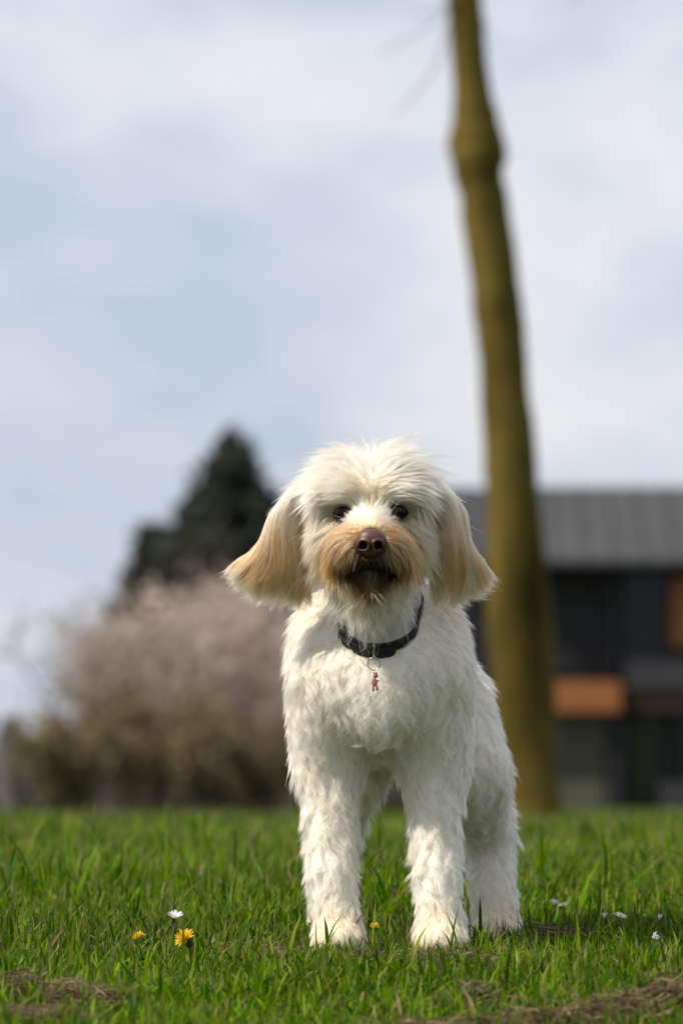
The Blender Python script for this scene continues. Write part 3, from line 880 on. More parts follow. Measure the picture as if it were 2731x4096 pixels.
nv = np.stack([np.sign(X) * np.abs(X) ** 0.9 * w_, Y * 0.0135, np.sign(Z) * np.abs(Z) ** 0.95 * 0.0158], -1)
nv[:, 1] += 0.004 * np.clip(-Z, 0, 1) - 0.002 * np.clip(Z, 0, 1)
front = Y < -0.05
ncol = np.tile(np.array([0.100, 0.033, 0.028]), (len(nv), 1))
for s in (-1, 1):
    q = np.sqrt(((X - s * 0.50) / 0.36) ** 2 + ((Z + 0.22) / 0.33) ** 2)
    q2 = np.sqrt(((X - s * 0.80) / 0.22) ** 2 + ((Z + 0.38) / 0.12) ** 2)
    dep = np.maximum(smooth(1.0, 0.35, q), 0.7 * smooth(1.0, 0.3, q2)) * front
    nv[:, 1] += 0.011 * dep
    rim = smooth(1.7, 1.05, q) * smooth(0.8, 1.05, q) * front
    nv[:, 1] -= 0.0016 * rim
    ncol = ncol * (1 - 0.96 * np.clip(dep * 1.3, 0, 1))[:, None]
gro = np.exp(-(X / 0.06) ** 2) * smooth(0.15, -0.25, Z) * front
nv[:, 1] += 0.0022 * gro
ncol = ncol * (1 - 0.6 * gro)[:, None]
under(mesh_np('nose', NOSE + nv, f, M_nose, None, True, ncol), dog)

# ------------------------------------------------------------------ collar
M_leather = mat_noise('black_leather', (0.004, 0.004, 0.0045), (0.009, 0.009, 0.0095), scale=300, rough=0.55, bump=0.3, bump_scale=900, spec=0.25)
M_metal = mat_noise('dull_steel', (0.35, 0.33, 0.29), (0.5, 0.47, 0.42), scale=80, rough=0.28, metallic=1.0)
M_pink = mat_noise('pink_enamel', (0.27, 0.085, 0.08), (0.40, 0.16, 0.15), scale=150, rough=0.35)
collar = empty('dog_collar', tuple(COLLAR_C))
tag(collar, 'black leather dog collar with a pink charm on the white dog', 'collar')
down = np.array([0.0, -0.064, -0.053]); lat = np.array([0.0450, 0, 0])
_ca = np.linspace(-np.pi, np.pi, 97)
_cd = norm(np.cos(_ca)[:, None] * norm(down) + np.sin(_ca)[:, None] * norm(lat))
_cr = np.full(97, 0.03)
for _ in range(60):                       # march out until clear of the skin
    _cr = _cr + np.clip(0.008 - sdf(COLLAR_C + _cd * _cr[:, None]), -0.003, 0.003)
_cr = np.minimum(_cr, 0.080) * (1 - 0.20 * np.abs(np.sin(_ca)) ** 1.5)
for _ in range(6):
    _cr = (np.roll(_cr[:-1], 1) + 2 * _cr[:-1] + np.roll(_cr[:-1], -1)) / 4; _cr = np.append(_cr, _cr[0])
def collar_pt(a, off=0.0):
    # a = 0 at the front low point, growing towards +X
    a = np.asarray(a, float)
    r_ = np.interp((a + np.pi) % (2 * np.pi) - np.pi, _ca, _cr) * (1 + off)
    return COLLAR_C + (np.cos(a)[..., None] * norm(down) + np.sin(a)[..., None] * norm(lat)) * r_[..., None]
def band(a0, a1, width, thick, off, name, n=64, shift=0.0, close=False):
    a = np.linspace(a0, a1, n)
    p = collar_pt(a, off)
    axis = np.tile(COLLAR_A, (n, 1)); rad_ = norm(p - COLLAR_C)
    w = np.full(n, width)
    if not close:
        e = np.minimum(np.arange(n), n - 1 - np.arange(n)) / 4.0
        w = width * np.sqrt(np.clip(1 - (1 - np.clip(e, 0, 1)) ** 2, 0.03, 1))
    p = p + axis * shift
    prof = [(-0.5, 0.0), (-0.42, 1.0), (0.42, 1.0), (0.5, 0.0), (0.42, -0.4), (-0.42, -0.4)]
    vs = np.stack([p + axis * (w * q)[:, None] + rad_ * thick * r for q, r in prof], 1).reshape(-1, 3)
    f = []
    for i in range(n - 1):
        for j in range(6):
            k = (j + 1) % 6
            f.append((i * 6 + j, i * 6 + k, (i + 1) * 6 + k, (i + 1) * 6 + j))
    return under(mesh_np(name, vs, f, M_leather), collar)
band(-np.pi, np.pi, 0.017, 0.0022, 0.0, 'band', close=True)
band(-0.75, 0.42, 0.0165, 0.002, 0.06, 'strap_end', n=40, shift=-0.004)
# metal keeper round the strap at the front
def ring_obj(c, ax_u, ax_v, ru, rv, r, name, mat, n=28):
    a = np.linspace(0, 2 * np.pi, n, endpoint=False)
    p = c + np.cos(a)[:, None] * ru * ax_u + np.sin(a)[:, None] * rv * ax_v
    p = np.concatenate([p, p[:2]])
    v_, f_ = tube_data(p, np.full(len(p), r), 8)
    return under(mesh_np(name, v_, f_, mat), collar)
cf = collar_pt(np.array(0.02), 0.05); rf = norm(cf - COLLAR_C)
ring_obj(cf - COLLAR_A * 0.003, COLLAR_A, rf, 0.0115, 0.0042, 0.0013, 'keeper', M_metal)
cb = collar_pt(np.array(-0.78), 0.05); rb_ = norm(cb - COLLAR_C); tb = norm(np.cross(COLLAR_A, rb_))
ring_obj(cb, COLLAR_A, tb, 0.0115, 0.006, 0.0012, 'buckle', M_metal)
rc_ = cf - COLLAR_A * 0.012 + np.array([0, -0.006, -0.0075])
while sdf(rc_[None])[0] < 0.014: rc_[1] -= 0.001
ring_obj(rc_, np.array([1.0, 0, 0]), norm(np.array([0, -0.25, 1.0])), 0.0075, 0.0078, 0.0006, 'split_ring', M_metal)
# little pink charm: a four-limbed figure
bm = bmesh.new()
for (cx, cz, sx_, sz_) in ((0, 0, 0.0042, 0.0066), (0.0024, 0.0085, 0.0034, 0.0036), (-0.0026, -0.0085, 0.0019, 0.0048), (0.0026, -0.0080, 0.0019, 0.0044), (0.0048, 0.0015, 0.0018, 0.0016), (0.0010, 0.0124, 0.0012, 0.0018), (0.0042, 0.0120, 0.0012, 0.0016)):
    r_ = bmesh.ops.create_icosphere(bm, subdivisions=2, radius=1.0)
    bmesh.ops.scale(bm, vec=(sx_, 0.0019, sz_), verts=r_['verts'])
    bmesh.ops.translate(bm, vec=(cx, 0, cz), verts=r_['verts'])
me = bpy.data.meshes.new('charm'); bm.to_mesh(me); bm.free()
ch = link_mesh('charm', me, M_pink)
cpos = rc_ + np.array([0.0005, -0.001, -0.0215])
while sdf(cpos[None])[0] < 0.016: cpos[1] -= 0.001
ch.location = Vector(cpos); ch.rotation_euler = (R(-8), R(-4), R(10)); ch.scale = (0.88, 1, 0.88)
under(ch, collar)

# ------------------------------------------------------------------ little flowers and clippings
M_petal = mat_tint('petals', rough=0.55, trans=0.3)
def petal_ring(acc, c, up, n, r0, r1, w, droop, col, jitter=0.1):
    up = norm(np.array(up, float)); a = norm(np.cross(up, [0.3, 1, 0.2])); b = np.cross(up, a)
    for i in range(n):
        th = 2 * np.pi * i / n + rng.normal(0, jitter)
        rdir = np.cos(th) * a + np.sin(th) * b; tdir = np.cross(up, rdir)
        L1 = r1 * rng.uniform(0.85, 1.1); dz = droop * rng.uniform(0.7, 1.3)
        pts = [c + rdir * r0, c + rdir * (r0 + (L1 - r0) * 0.6) + up * dz * 0.7, c + rdir * L1 + up * dz * 1.0]
        ws = [w * 0.5, w, w * 0.45]
        v = []
        for p, q in zip(pts, ws): v += [p - tdir * q / 2, p + tdir * q / 2]
        acc.add(v, [(0, 1, 3, 2), (2, 3, 5, 4)], np.array(col) * rng.uniform(0.85, 1.1))
def stem(acc, p0, p1, r, col):
    m_ = (np.array(p0) + np.array(p1)) / 2 + np.array([rng.normal(0, .003), rng.normal(0, .003), 0])
    v, f = tube_data([p0, m_, p1], [r, r * 0.9, r * 0.85], 6)
    acc.add(v, f, col)
def disc(acc, c, up, r, h, col, bumpy=0.15):
    up = norm(np.array(up, float)); a = norm(np.cross(up, [0.3, 1, 0.2])); b = np.cross(up, a)
    v = []; n = 12
    for k, (rr, hh) in enumerate(((1.0, 0.0), (0.85, 0.6), (0.45, 0.95), (0.05, 1.0))):
        for i in range(n):
            th = 2 * np.pi * i / n
            v.append(c + (np.cos(th) * a + np.sin(th) * b) * r * rr * (1 + rng.normal(0, bumpy * 0.3)) + up * h * hh)
    f = [(k * n + i, k * n + (i + 1) % n, (k + 1) * n + (i + 1) % n, (k + 1) * n + i) for k in range(3) for i in range(n)]
    acc.add(v, f, col)

def daisy(x, y, h, up, label, half=False, size=1.0):
    z = float(ground_h(x, y))
    r = empty('daisy', (x, y, z)); top = np.array([0.0, 0.0, h])
    A = Acc(); stem(A, (0.003, 0.002, -0.004), top, 0.0009, (0.07, 0.13, 0.02)); A.build('stem', M_petal, r)
    A = Acc(); petal_ring(A, top, up, 20, 0.002 * size, 0.0095 * size, 0.0026 * size, 0.006 if half else 0.0015, (0.82, 0.80, 0.82))
    A.build('petals', M_petal, r)
    A = Acc(); disc(A, top, up, 0.0032 * size, 0.0022 * size, (0.75, 0.50, 0.03)); A.build('flower_centre', M_petal, r)
    tag(r, label, 'daisy', 'daisies in the lawn')
def dandelion(x, y, h, up, label, size=1.0):
    z = float(ground_h(x, y))
    r = empty('dandelion', (x, y, z)); top = np.array([0.0, 0.0, h]); upn = norm(np.array(up, float))
    A = Acc(); stem(A, (0.004, 0.003, -0.004), top - upn * 0.008 * size, 0.0016, (0.12, 0.12, 0.05)); A.build('stem', M_petal, r)
    A = Acc()
    for k, (r1, dr) in enumerate(((0.0135, 0.004), (0.0115, 0.0075), (0.0085, 0.010), (0.005, 0.011))):
        petal_ring(A, top, up, 22 - 4 * k, 0.001, r1 * size, 0.0024 * size, dr * size, (0.80, 0.52, 0.015), 0.15)
    A.build('petals', M_petal, r)
    A = Acc(); disc(A, top - upn * 0.010 * size, up, 0.0048 * size, 0.010 * size, (0.05, 0.075, 0.02))
    petal_ring(A, top - upn * 0.009 * size, up, 10, 0.004 * size, 0.0075 * size, 0.003 * size, 0.008 * size, (0.06, 0.08, 0.02))
    A.build('calyx', M_petal, r)
    tag(r, label, 'dandelion', 'dandelions in the lawn')

dandelion(-0.174, -0.315, 0.038, (-0.55, -0.5, 0.65), 'open yellow dandelion leaning out of the short grass in front of the dog', 0.95)
dandelion(-0.236, -0.04, 0.022, (-0.2, -0.3, 0.9), 'half hidden yellow dandelion beside a daisy behind the open one', 0.6)
dandelion(0.0385, -0.02, 0.034, (0.1, -0.5, 0.8), 'tiny yellow dandelion bud under the belly of the dog', 0.42)
daisy(-0.1975, 0.06, 0.040, (0.1, -0.35, 0.9), 'white half closed daisy standing behind the dandelions', True, 1.0)
daisy(0.278, 0.455, 0.036, (-0.2, -0.3, 0.9), 'white daisy in the grass beside the hind paw of the dog', False, 0.75)
daisy(0.266, 0.47, 0.036, (0.2, -0.4, 0.9), 'small pale daisy close behind the hind paw of the dog', True, 0.6)
daisy(0.338, 0.215, 0.036, (0.3, -0.35, 0.85), 'white daisy with a clear yellow eye well away from the paws', False, 0.85)
daisy(0.3186, 0.215, 0.034, (0.0, -0.3, 0.9), 'small nodding daisy just beside the one with the yellow eye', True, 0.4)
daisy(0.358, -0.135, 0.026, (0.7, -0.3, 0.5), 'narrow closed white daisy among dark blades', True, 0.55)
daisy(0.3795, 0.12, 0.036, (0.2, -0.3, 0.9), 'pinkish tipped closed daisy bud past the white daisies', True, 0.35)

# dried clippings lying in tufts
M_hay = mat_tint('dry_clippings', rough=0.75, trans=0.15)
def clippings(spots, label):
    A = Acc()
    for (cx, cy, rx, ry, hgt, cnt) in spots:
        for _ in range(int(cnt * 3.0)):
            r_, th = math.sqrt(random.random()), random.random() * 2 * math.pi
            x = cx + rx * r_ * math.cos(th); y = cy + ry * r_ * math.sin(th)
            zz = float(ground_h(x, y)) + 0.75 * hgt * (1 - r_ ** 2) * random.uniform(0.1, 1.0) * (0.6 + 0.8 * random.random() * abs(math.sin(x * 60) * math.sin(y * 45))) + 0.010
            az = random.gauss(0, 1.0) + (math.pi if random.random() < .5 else 0); ln = random.uniform(0.02, 0.055)
            d_ = np.array([math.cos(az), math.sin(az), random.gauss(0, 0.25)])
            sd = np.array([-d_[1], d_[0], random.gauss(0, .5)]) * random.uniform(0.00025, 0.0007)
            c0 = np.array([x, y, zz]); sag = np.array([0, 0, random.uniform(-0.002, 0.008)])
            pts = [c0 - d_ * ln / 2 - sag, c0, c0 + d_ * ln / 2 - sag]
            v = []
            for p in pts: v += [p - sd, p + sd]
            u = random.random()
            c = (1 - u) * np.array([0.10, 0.062, 0.034]) + u * u * np.array([0.30, 0.21, 0.115])
            A.add(v, [(0, 1, 3, 2), (2, 3, 5, 4)], c)
    tag(A.build('dry_clippings', M_hay), label, 'clippings', kind='stuff')
clippings([(-0.345, -0.64, 0.040, 0.07, 0.040, 420), (-0.275, -0.70, 0.045, 0.07, 0.036, 420), (-0.31, -0.90, 0.07, 0.06, 0.020, 220)], 'brown dried mown grass heaped below the dandelion')
clippings([(0.20, -0.95, 0.10, 0.05, 0.026, 420), (0.335, -0.80, 0.045, 0.07, 0.040, 320), (0.275, -0.90, 0.06, 0.06, 0.034, 300), (0.08, -1.00, 0.08, 0.05, 0.022, 240), (0.14, -0.74, 0.035, 0.04, 0.028, 120)], 'long swath of brown dried mown grass in front of the paws')
clippings([(0.262, 0.20, 0.035, 0.05, 0.036, 160), (0.02, -0.30, 0.05, 0.04, 0.020, 90), (0.12, -0.32, 0.07, 0.04, 0.022, 140), (-0.10, -0.12, 0.05, 0.04, 0.020, 90)], 'thin wisps of dried grass around the paws')

# ------------------------------------------------------------------ the slim tree
M_bark = mat_noise('mossy_bark', (0.032, 0.024, 0.006), (0.150, 0.108, 0.026), scale=2.6, rough=0.9, bump=0.8, bump_scale=30, stretch=(1, 1, 0.35), spec=0.03)
tree = empty('young_tree', (1.16, 28.3, 0.0))
tag(tree, 'slim leaning tree trunk with mossy olive bark standing behind the dog', 'tree')
def trunk_mesh(pts, rad_, n, name, par, loc):
    pts = np.array(pts, float) - np.array(loc)
    # smooth the path
    tt = np.linspace(0, len(pts) - 1, 60); k = np.arange(len(pts))
    P_ = np.stack([np.interp(tt, k, pts[:, i]) for i in range(3)], 1); r_ = np.interp(tt, k, rad_)
    for _ in range(2):
        P_[1:-1] = (P_[:-2] + 2 * P_[1:-1] + P_[2:]) / 4; r_[1:-1] = (r_[:-2] + 2 * r_[1:-1] + r_[2:]) / 4
    wob = np.cumsum(rng.normal(0, 1, (60, 2)), 0); wob -= np.linspace(0, 1, 60)[:, None] * wob[-1]
    P_[:, :2] += wob * 0.0045; r_ = r_ * (1 + 0.05 * np.convolve(rng.normal(0, 1.6, 60), np.ones(4) / 4, 'same'))
    v, f = tube_data(P_, r_, n)
    v += norm(v - np.repeat(P_, n, 0)) * (rng.normal(0, 0.012, len(v)) * np.repeat(r_, n))[:, None]
    return mesh_np(name, v, f, M_bark, par)
K35 = 1 / 650.9                     # metres per reference pixel at the trunk
tp = []
for py, cxp, wd in ((3360, 2118, 215), (3250, 2114, 185), (2850, 2096, 182), (2480, 2082, 178), (2250, 2068, 186), (1960, 2050, 172), (1700, 2032, 160), (1460, 2018, 146), (1380, 2004, 156), (1300, 2004, 148), (1150, 1985, 140), (900, 1945, 140), (760, 1926, 138), (690, 1916, 154), (620, 1908, 172), (560, 1911, 158), (480, 1904, 132), (400, 1895, 122), (200, 1876, 114), (0, 1858, 108), (-500, 1815, 92), (-1200, 1780, 60)):
    tp.append(((cxp - 1365.5) * K35, 28.3, 0.165 + (3225 - py) * K35, wd * 1.34 * K35 / 2))
trunk_mesh([p[:3] for p in tp], [p[3] for p in tp], 16, 'trunk', tree, (1.16, 28.3, 0))
A = Acc()
def branch(A, p, d, ln, r, depth):
    p = np.array(p, float); d = norm(np.array(d, float)); pts = [p]; m_ = 5
    for i in range(m_):
        d = norm(d + rng.normal(0, 0.10, 3) + np.array([0, 0, 0.06])); pts.append(pts[-1] + d * ln / m_)
    v, f = tube_data(pts, np.linspace(r, r * 0.35, m_ + 1), 5 if depth else 7)
    A.add(v, f)
    if depth > 0:
        for k in range(5):
            q = pts[random.randint(1, m_)]
            branch(A, q, d + rng.normal(0, 0.75, 3), ln * random.uniform(.4, .65), r * 0.42, depth - 1)
top = np.array([tp[-3][0] - 1.16, 0, tp[-3][2]])
for k in range(9):
    th = k * 2.4
    hgt = tp[-3][2] + 0.25 + 0.12 * k
    ctr = np.array([np.interp(hgt, [p[2] for p in tp], [p[0] for p in tp]) - 1.16, 0, hgt])
    branch(A, ctr, (math.cos(th), math.sin(th), 0.75), 1.7 - 0.09 * k, 0.035, 2)
A.build('crown', M_bark, tree)

# ------------------------------------------------------------------ shrubs and trees behind
M_leaf = mat_tint('far_foliage', rough=0.7, trans=0.25, spec=0.15)
M_twig = mat_noise('grey_brown_twigs', (0.13, 0.10, 0.085), (0.20, 0.16, 0.135), scale=8, rough=0.9)
def flakes(P, size, cols):
    n = len(P)
    a = norm(rng.normal(0, 1, (n, 3))); b = norm(np.cross(a, rng.normal(0, 1, (n, 3))))
    s = (size * rng.uniform(0.6, 1.4, n))[:, None]
    V = np.stack([P - a * s, P + b * s * 0.55, P + a * s, P - b * s * 0.55], 1).reshape(-1, 3)
    F = np.arange(n * 4).reshape(n, 4)
    return V, F, np.repeat(cols, 4, 0)
def shrub(name, label, cat, x, y, w, h, cols, nflake, size, group, stems=7, low=0.05, dens_p=1.0, twig_d=2):
    r = empty(name, (x, y, 0)); A = Acc(); ends = []
    for k in range(stems):
        th = k * 2.4 + rng.random(); lean = rng.uniform(0.15, 0.75)
        p = np.array([rng.normal(0, w * 0.06), rng.normal(0, w * 0.06), 0.0]); d_ = norm(np.array([math.cos(th) * lean, math.sin(th) * lean, 1.0]))
        pts = [p]
        ln = h * rng.uniform(0.75, 1.0)
        for i in range(6):
            d_ = norm(d_ + rng.normal(0, 0.12, 3)); pts.append(pts[-1] + d_ * ln / 6)
        v, f = tube_data(pts, np.linspace(0.05, 0.012, 7) * h / 3, 6); A.add(v, f)
        for q in range(10):
            i = random.randint(2, 6); d2 = norm(d_ + rng.normal(0, 0.8, 3)); l2 = h * rng.uniform(.15, .35)
            pp = [pts[i] + d2 * l2 * s_ + rng.normal(0, .02, 3) for s_ in (0, .5, 1.0)]; pp[0] = pts[i]
            v, f = tube_data(pp, [0.012, .008, .004], 4); A.add(v, f); ends += [pp[1], pp[2]]
            for z_ in range(3):
                d3 = norm(d2 + rng.normal(0, 0.8, 3)); pq = [pp[1], pp[1] + d3 * l2 * .4, pp[1] + d3 * l2 * .75]
                v, f = tube_data(pq, [0.006, .004, .002], 4); A.add(v, f); ends += [pq[1], pq[2]]
    A.build('trunk', M_twig, r)
    ends = np.array(ends); ends = ends[(np.abs(ends[:, 0]) < w * .55) & (ends[:, 2] > low * h) & (ends[:, 2] < h)]
    P = ends[rng.integers(0, len(ends), nflake)] + rng.normal(0, h * 0.055, (nflake, 3))
    P[:, 2] = np.maximum(P[:, 2], 0.03)
    u = rng.random((nflake, 1)); c = (1 - u) * np.array(cols[0]) + u * np.array(cols[1])
    B = Acc(); B.add(*flakes(P, size, c)); B.build('crown', M_leaf, r, smooth=False)
    tag(r, label, cat, group)
PINK = ((0.40, 0.31, 0.26), (0.70, 0.56, 0.48)); OLIVE = ((0.11, 0.086, 0.042), (0.26, 0.205, 0.105)); GREYB = ((0.28, 0.235, 0.19), (0.50, 0.42, 0.35))
shrub('blossom_tree', 'broad pinkish brown blossoming shrub tree in front of the dark conifer', 'shrub', -1.62, 63, 2.9, 2.85, PINK, 7000, 0.05, 'shrubs behind the lawn', 10)
shrub('blossom_tree', 'pinkish blossoming shrub tree between the conifer and the dark house', 'shrub', -0.45, 66, 2.5, 2.85, PINK, 6500, 0.05, 'shrubs behind the lawn', 9)
shrub('bare_shrub', 'thin greyish brown shrub tapering towards the pale fence post', 'shrub', -2.62, 60, 2.0, 2.35, GREYB, 4200, 0.042, 'shrubs behind the lawn', 9)
shrub('low_bush', 'low olive brown bush beside the pale fence post', 'bush', -3.15, 57, 1.9, 1.15, OLIVE, 3600, 0.05, 'low bushes along the lawn', 9)
shrub('low_bush', 'low olive brown bush under the broad pinkish shrub tree', 'bush', -2.0, 58, 2.2, 1.35, OLIVE, 4200, 0.05, 'low bushes along the lawn', 9)
shrub('low_bush', 'low olive brown bush reaching the dark shed doorway', 'bush', -0.85, 59, 2.2, 1.15, OLIVE, 3400, 0.05, 'low bushes along the lawn', 9)

def conifer(x, y, h, w, label):
    r = empty('conifer', (x, y, 0))
    A = Acc(); v, f = tube_data([(0, 0, 0), (0.03, 0, h * .5), (0.0, 0, h * .97)], [0.16, 0.1, 0.02], 10); A.add(v, f); A.build('trunk', M_bark, r)
    P = []
    for k in range(210):
        z = h * rng.uniform(0.08, 1.0) ** 0.9; th = rng.random() * 2 * np.pi
        L_ = w * 0.5 * (1 - z / h) ** 0.75 * rng.uniform(0.65, 1.2) + 0.12
        n_ = int(30 + 60 * L_); s_ = rng.random(n_) ** 0.7
        q = np.stack([np.cos(th) * L_ * s_, np.sin(th) * L_ * s_, z - 0.25 * L_ * s_ + 0.10 * L_ * s_ ** 2], 1) + rng.normal(0, 0.09, (n_, 3)); P.append(q)
    P = np.concatenate(P); u = rng.random((len(P), 1))
    c = (1 - u) * np.array([0.028, 0.034, 0.025]) + u * np.array([0.075, 0.085, 0.060])
    B = Acc(); B.add(*flakes(P, 0.085, c)); B.build('crown', M_leaf, r, smooth=False)
    tag(r, label, 'tree', 'conifers behind the shrubs')
conifer(-1.98, 98, 6.95, 6.6, 'tall dark conifer rising above the pinkish shrub trees')
conifer(-3.5, 99, 5.3, 4.0, 'short dark conifer at the outer end of the conifer group')
conifer(-2.75, 100, 5.9, 4.6, 'middling dark conifer close beside the tall one')

# low hedge closing the lawn behind the bushes
hed = empty('hedge', (-2.6, 71, 0))
A = Acc()
for k in range(46):
    x_ = -3.6 + 7.2 * k / 45 + rng.normal(0, 0.04); hh = rng.uniform(0.7, 1.0)
    v, f = tube_data([(x_, rng.normal(0, .08), 0), (x_ + rng.normal(0, .08), rng.normal(0, .12), hh * .6), (x_ + rng.normal(0, .12), rng.normal(0, .15), hh)], [0.02, 0.014, 0.005], 5); A.add(v, f)
A.build('stems', M_twig, hed)
P = np.stack([rng.uniform(-3.7, 3.7, 9000), rng.normal(0, 0.2, 9000), rng.random(9000) ** 0.9], 1)
P[:, 2] *= 0.92 + 0.14 * np.sin(P[:, 0] * 3.1) + 0.07 * np.sin(P[:, 0] * 7.7)
u = rng.random((9000, 1)); B = Acc(); B.add(*flakes(P, 0.06, (1 - u) * np.array([0.075, 0.058, 0.030]) + u * np.array([0.20, 0.155, 0.095])))
B.build('foliage', M_leaf, hed, smooth=False)
tag(hed, 'long low brown hedge closing the lawn behind the bushes', 'hedge')

# pale posts of a garden fence
M_post = mat_noise('pale_post', (0.13, 0.115, 0.105), (0.19, 0.165, 0.15), scale=10, rough=0.85)
for x, y, w, h, lab in ((-3.36, 50, 0.14, 0.86, 'pale grey fence post at the end of the low bushes'),):
    r = empty('fence_post', (x, y, 0))
    box('post', (-w / 2, w / 2, -0.06, 0.06, -0.05, h), M_post, r, 0.01)
    box('cap', (-w / 2 - .015, w / 2 + .015, -0.075, 0.075, h + .001, h + .04), M_post, r, 0.008)
    tag(r, lab, 'fence post')

# ------------------------------------------------------------------ the dark house
HY = 113.0
KH = (HY - CAM_Y) / (3400 * 6.7)
def hx(px): return (px - 1365.5) * KH
def hz(py): return 0.165 + (3225 - py) * KH
M_clad = mat_noise('black_timber', (0.007, 0.007, 0.009), (0.018, 0.018, 0.022), scale=3, rough=0.7, stretch=(0.3, 1, 6))
M_roof = mat_noise('grey_roof', (0.036, 0.036, 0.039), (0.055, 0.054, 0.055), scale=2, rough=0.8)
M_roofd = mat_noise('dark_roof', (0.022, 0.022, 0.026), (0.035, 0.034, 0.04), scale=3, rough=0.7)  # darker grey than the main roof
M_orange = mat_noise('orange_timber', (0.26, 0.085, 0.022), (0.36, 0.13, 0.036), scale=2, rough=0.6, stretch=(0.4, 1, 5))
M_rust = mat_noise('brown_timber', (0.03, 0.013, 0.008), (0.05, 0.022, 0.013), scale=2, rough=0.7)
M_glass = mat_noise('dark_glazing', (0.004, 0.005, 0.004), (0.010, 0.012, 0.008), scale=1.5, rough=0.12, spec=0.25)
M_greflect = mat_noise('glazing_painted_reflection', (0.012, 0.017, 0.006), (0.030, 0.036, 0.014), scale=1.2, rough=0.3, spec=0.2)  # green reflection in the pane, painted into its base colour
M_panel = mat_noise('grey_green_render', (0.065, 0.062, 0.042), (0.10, 0.095, 0.068), scale=1.2, rough=0.9)
M_ledge = mat_noise('grey_metal_ledge', (0.030, 0.029, 0.034), (0.042, 0.040, 0.046), scale=2, rough=0.5)
house = empty('house', (hx(2300), HY, 0))
tag(house, 'dark timber house with grey sloping roof and orange timber beams', 'house')
H0 = Vector(house.location)
def hb(name, x0, x1, y0, y1, z0, z1, mat, par=None, bev=0.0):
    o = box(name, (x0 - H0.x, x1 - H0.x, y0 - H0.y, y1 - H0.y, z0, z1), mat, par or house, bev)
    return o
XR = hx(2731) + 7.0
zE, zL, zB0, zB1 = hz(2262), hz(2690), hz(2848), hz(2728)
hb('wall', hx(1770), XR, HY + 0.9, HY + 8, -0.1, zE + 0.1, M_clad)                           # core of the building
# upper storey boards
nb = 13
for i in range(nb):
    z0 = zL + 0.10 + (zE - zL - 0.10) * i / nb; z1 = zL + 0.10 + (zE - zL - 0.10) * (i + 1) / nb
    hb('plank', hx(1772), hx(2480), HY + 0.84, HY + 0.895, z0 + 0.008, z1 - 0.008, M_clad)
# upper window
w = hb('window', hx(2500), hx(2680), HY + 0.80, HY + 0.88, zL + 0.35, zE - 0.12, M_ledge)
hb('pane', hx(2506), hx(2588), HY + 0.78, HY + 0.797, zL + 0.40, zE - 0.17, M_glass, w)
hb('pane', hx(2592), hx(2674), HY + 0.78, HY + 0.797, zL + 0.40, zE - 0.17, M_glass, w)
hb('timber_panel', hx(2698), hx(2890), HY + 0.70, HY + 0.88, hz(2580), hz(2305), M_orange)
w = hb('window', hx(2900), hx(3250), HY + 0.80, HY + 0.88, zL + 0.35, zE - 0.12, M_ledge)
hb('pane', hx(2908), hx(3070), HY + 0.78, HY + 0.797, zL + 0.40, zE - 0.17, M_glass, w)
hb('pane', hx(3078), hx(3242), HY + 0.78, HY + 0.797, zL + 0.40, zE - 0.17, M_glass, w)
# ledge and beams
hb('ledge', hx(2505), XR, HY + 0.2, HY + 0.85, hz(2752), hz(2640), M_ledge)
hb('beam', hx(1960), hx(2482), HY + 0.10, HY + 0.6, zB0, zB1, M_orange, None, 0.02)
hb('beam', hx(2510), XR, HY + 0.3, HY + 0.7, zB0, hz(2756), M_rust, None, 0.02)
# ground floor
hb('wall_panel', hx(2195), hx(2430), HY + 0.55, HY + 0.89, 0.0, zB0 - 0.02, M_panel)
hb('post', hx(2445), hx(2490), HY + 0.35, HY + 0.6, 0.0, zB0 - 0.01, M_clad)
w = hb('window', hx(2510), hx(2665), HY + 0.76, HY + 0.88, 0.25, zB0 - 0.05, M_clad)
hb('pane', hx(2518), hx(2657), HY + 0.74, HY + 0.757, 0.33, zB0 - 0.12, M_greflect, w)
w = hb('window', hx(2690), hx(3000), HY + 0.76, HY + 0.88, 0.6, zB0 - 0.05, M_clad)
hb('pane', hx(2700), hx(2990), HY + 0.74, HY + 0.757, 0.66, zB0 - 0.12, M_glass, w)
hb('plinth', hx(2640), XR, HY + 0.5, HY + 0.72, 0.0, hz(3130), M_ledge)
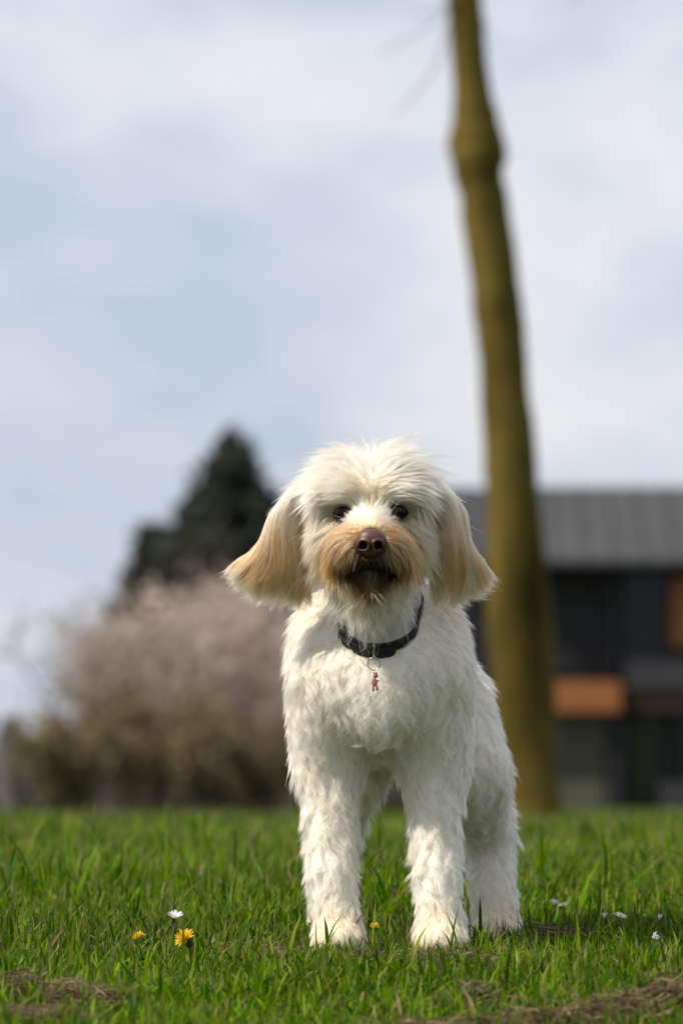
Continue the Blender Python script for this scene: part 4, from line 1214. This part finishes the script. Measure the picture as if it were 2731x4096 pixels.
# sloping roof: eave in front, ridge behind
def roof(name, x0, x1, z0, z1, y0, y1, th, mat):
    v = [(x, y, z) for x in (x0, x1) for (y, z) in ((y0, z0), (y1, z1), (y1, z1 - th), (y0, z0 - th))]
    v = [(a - H0.x, b - H0.y, c) for a, b, c in v]
    me = bpy.data.meshes.new(name)
    me.from_pydata(v, [], [(0, 4, 5, 1), (3, 2, 6, 7), (0, 1, 2, 3), (4, 7, 6, 5), (0, 3, 7, 4), (1, 5, 6, 2)])
    return link_mesh(name, me, mat, house, False)
KR = (HY + 4 - CAM_Y) / (3400 * 6.7)
zr = 0.165 + (3225 - 1945) * KR
roof('roof', hx(1970), XR + 0.4, zE + 0.12, zr, HY - 0.2, HY + 4, 0.14, M_roof)
roof('side_roof', hx(1742), hx(1968), hz(2230), zr - 0.03, HY + 0.3, HY + 4, 0.14, M_roofd)
for i in range(22):
    xs = hx(1985) + i * 0.62
    if xs > XR: break
    roof('roof_seam', xs, xs + 0.05, zE + 0.165, zr + 0.045, HY - 0.2, HY + 4, 0.04, M_ledge)
hb('gutter', hx(1975), XR + 0.4, HY - 0.34, HY - 0.21, zE - 0.02, zE + 0.09, M_ledge)
hb('downpipe', hx(2455), hx(2468), HY + 0.70, HY + 0.79, zB1 + 0.02, zE - 0.03, M_ledge)
# dark shed joining the house
shed = empty('shed', (hx(1180), HY - 6, 0))
tag(shed, 'low black timber shed behind the shrubs beside the house', 'shed')
KS = (HY - 6 - CAM_Y) / (3400 * 6.7)
sx0 = (1085 - 1365.5) * KS; sx1 = (1760 - 1365.5) * KS
for i in range(10):
    zz = 0.21 * i
    box('plank', (sx0 - shed.location.x, sx1 - shed.location.x, -0.03, 0.03, zz + 0.005, zz + 0.205), M_clad, shed)
box('wall', (sx0 - shed.location.x, sx1 - shed.location.x, 0.032, 2.5, -0.05, 2.1), M_clad, shed)
box('roof', (sx0 - 0.2 - shed.location.x, sx1 + 0.1 - shed.location.x, -0.25, 2.7, 2.102, 2.22), M_roofd, shed)
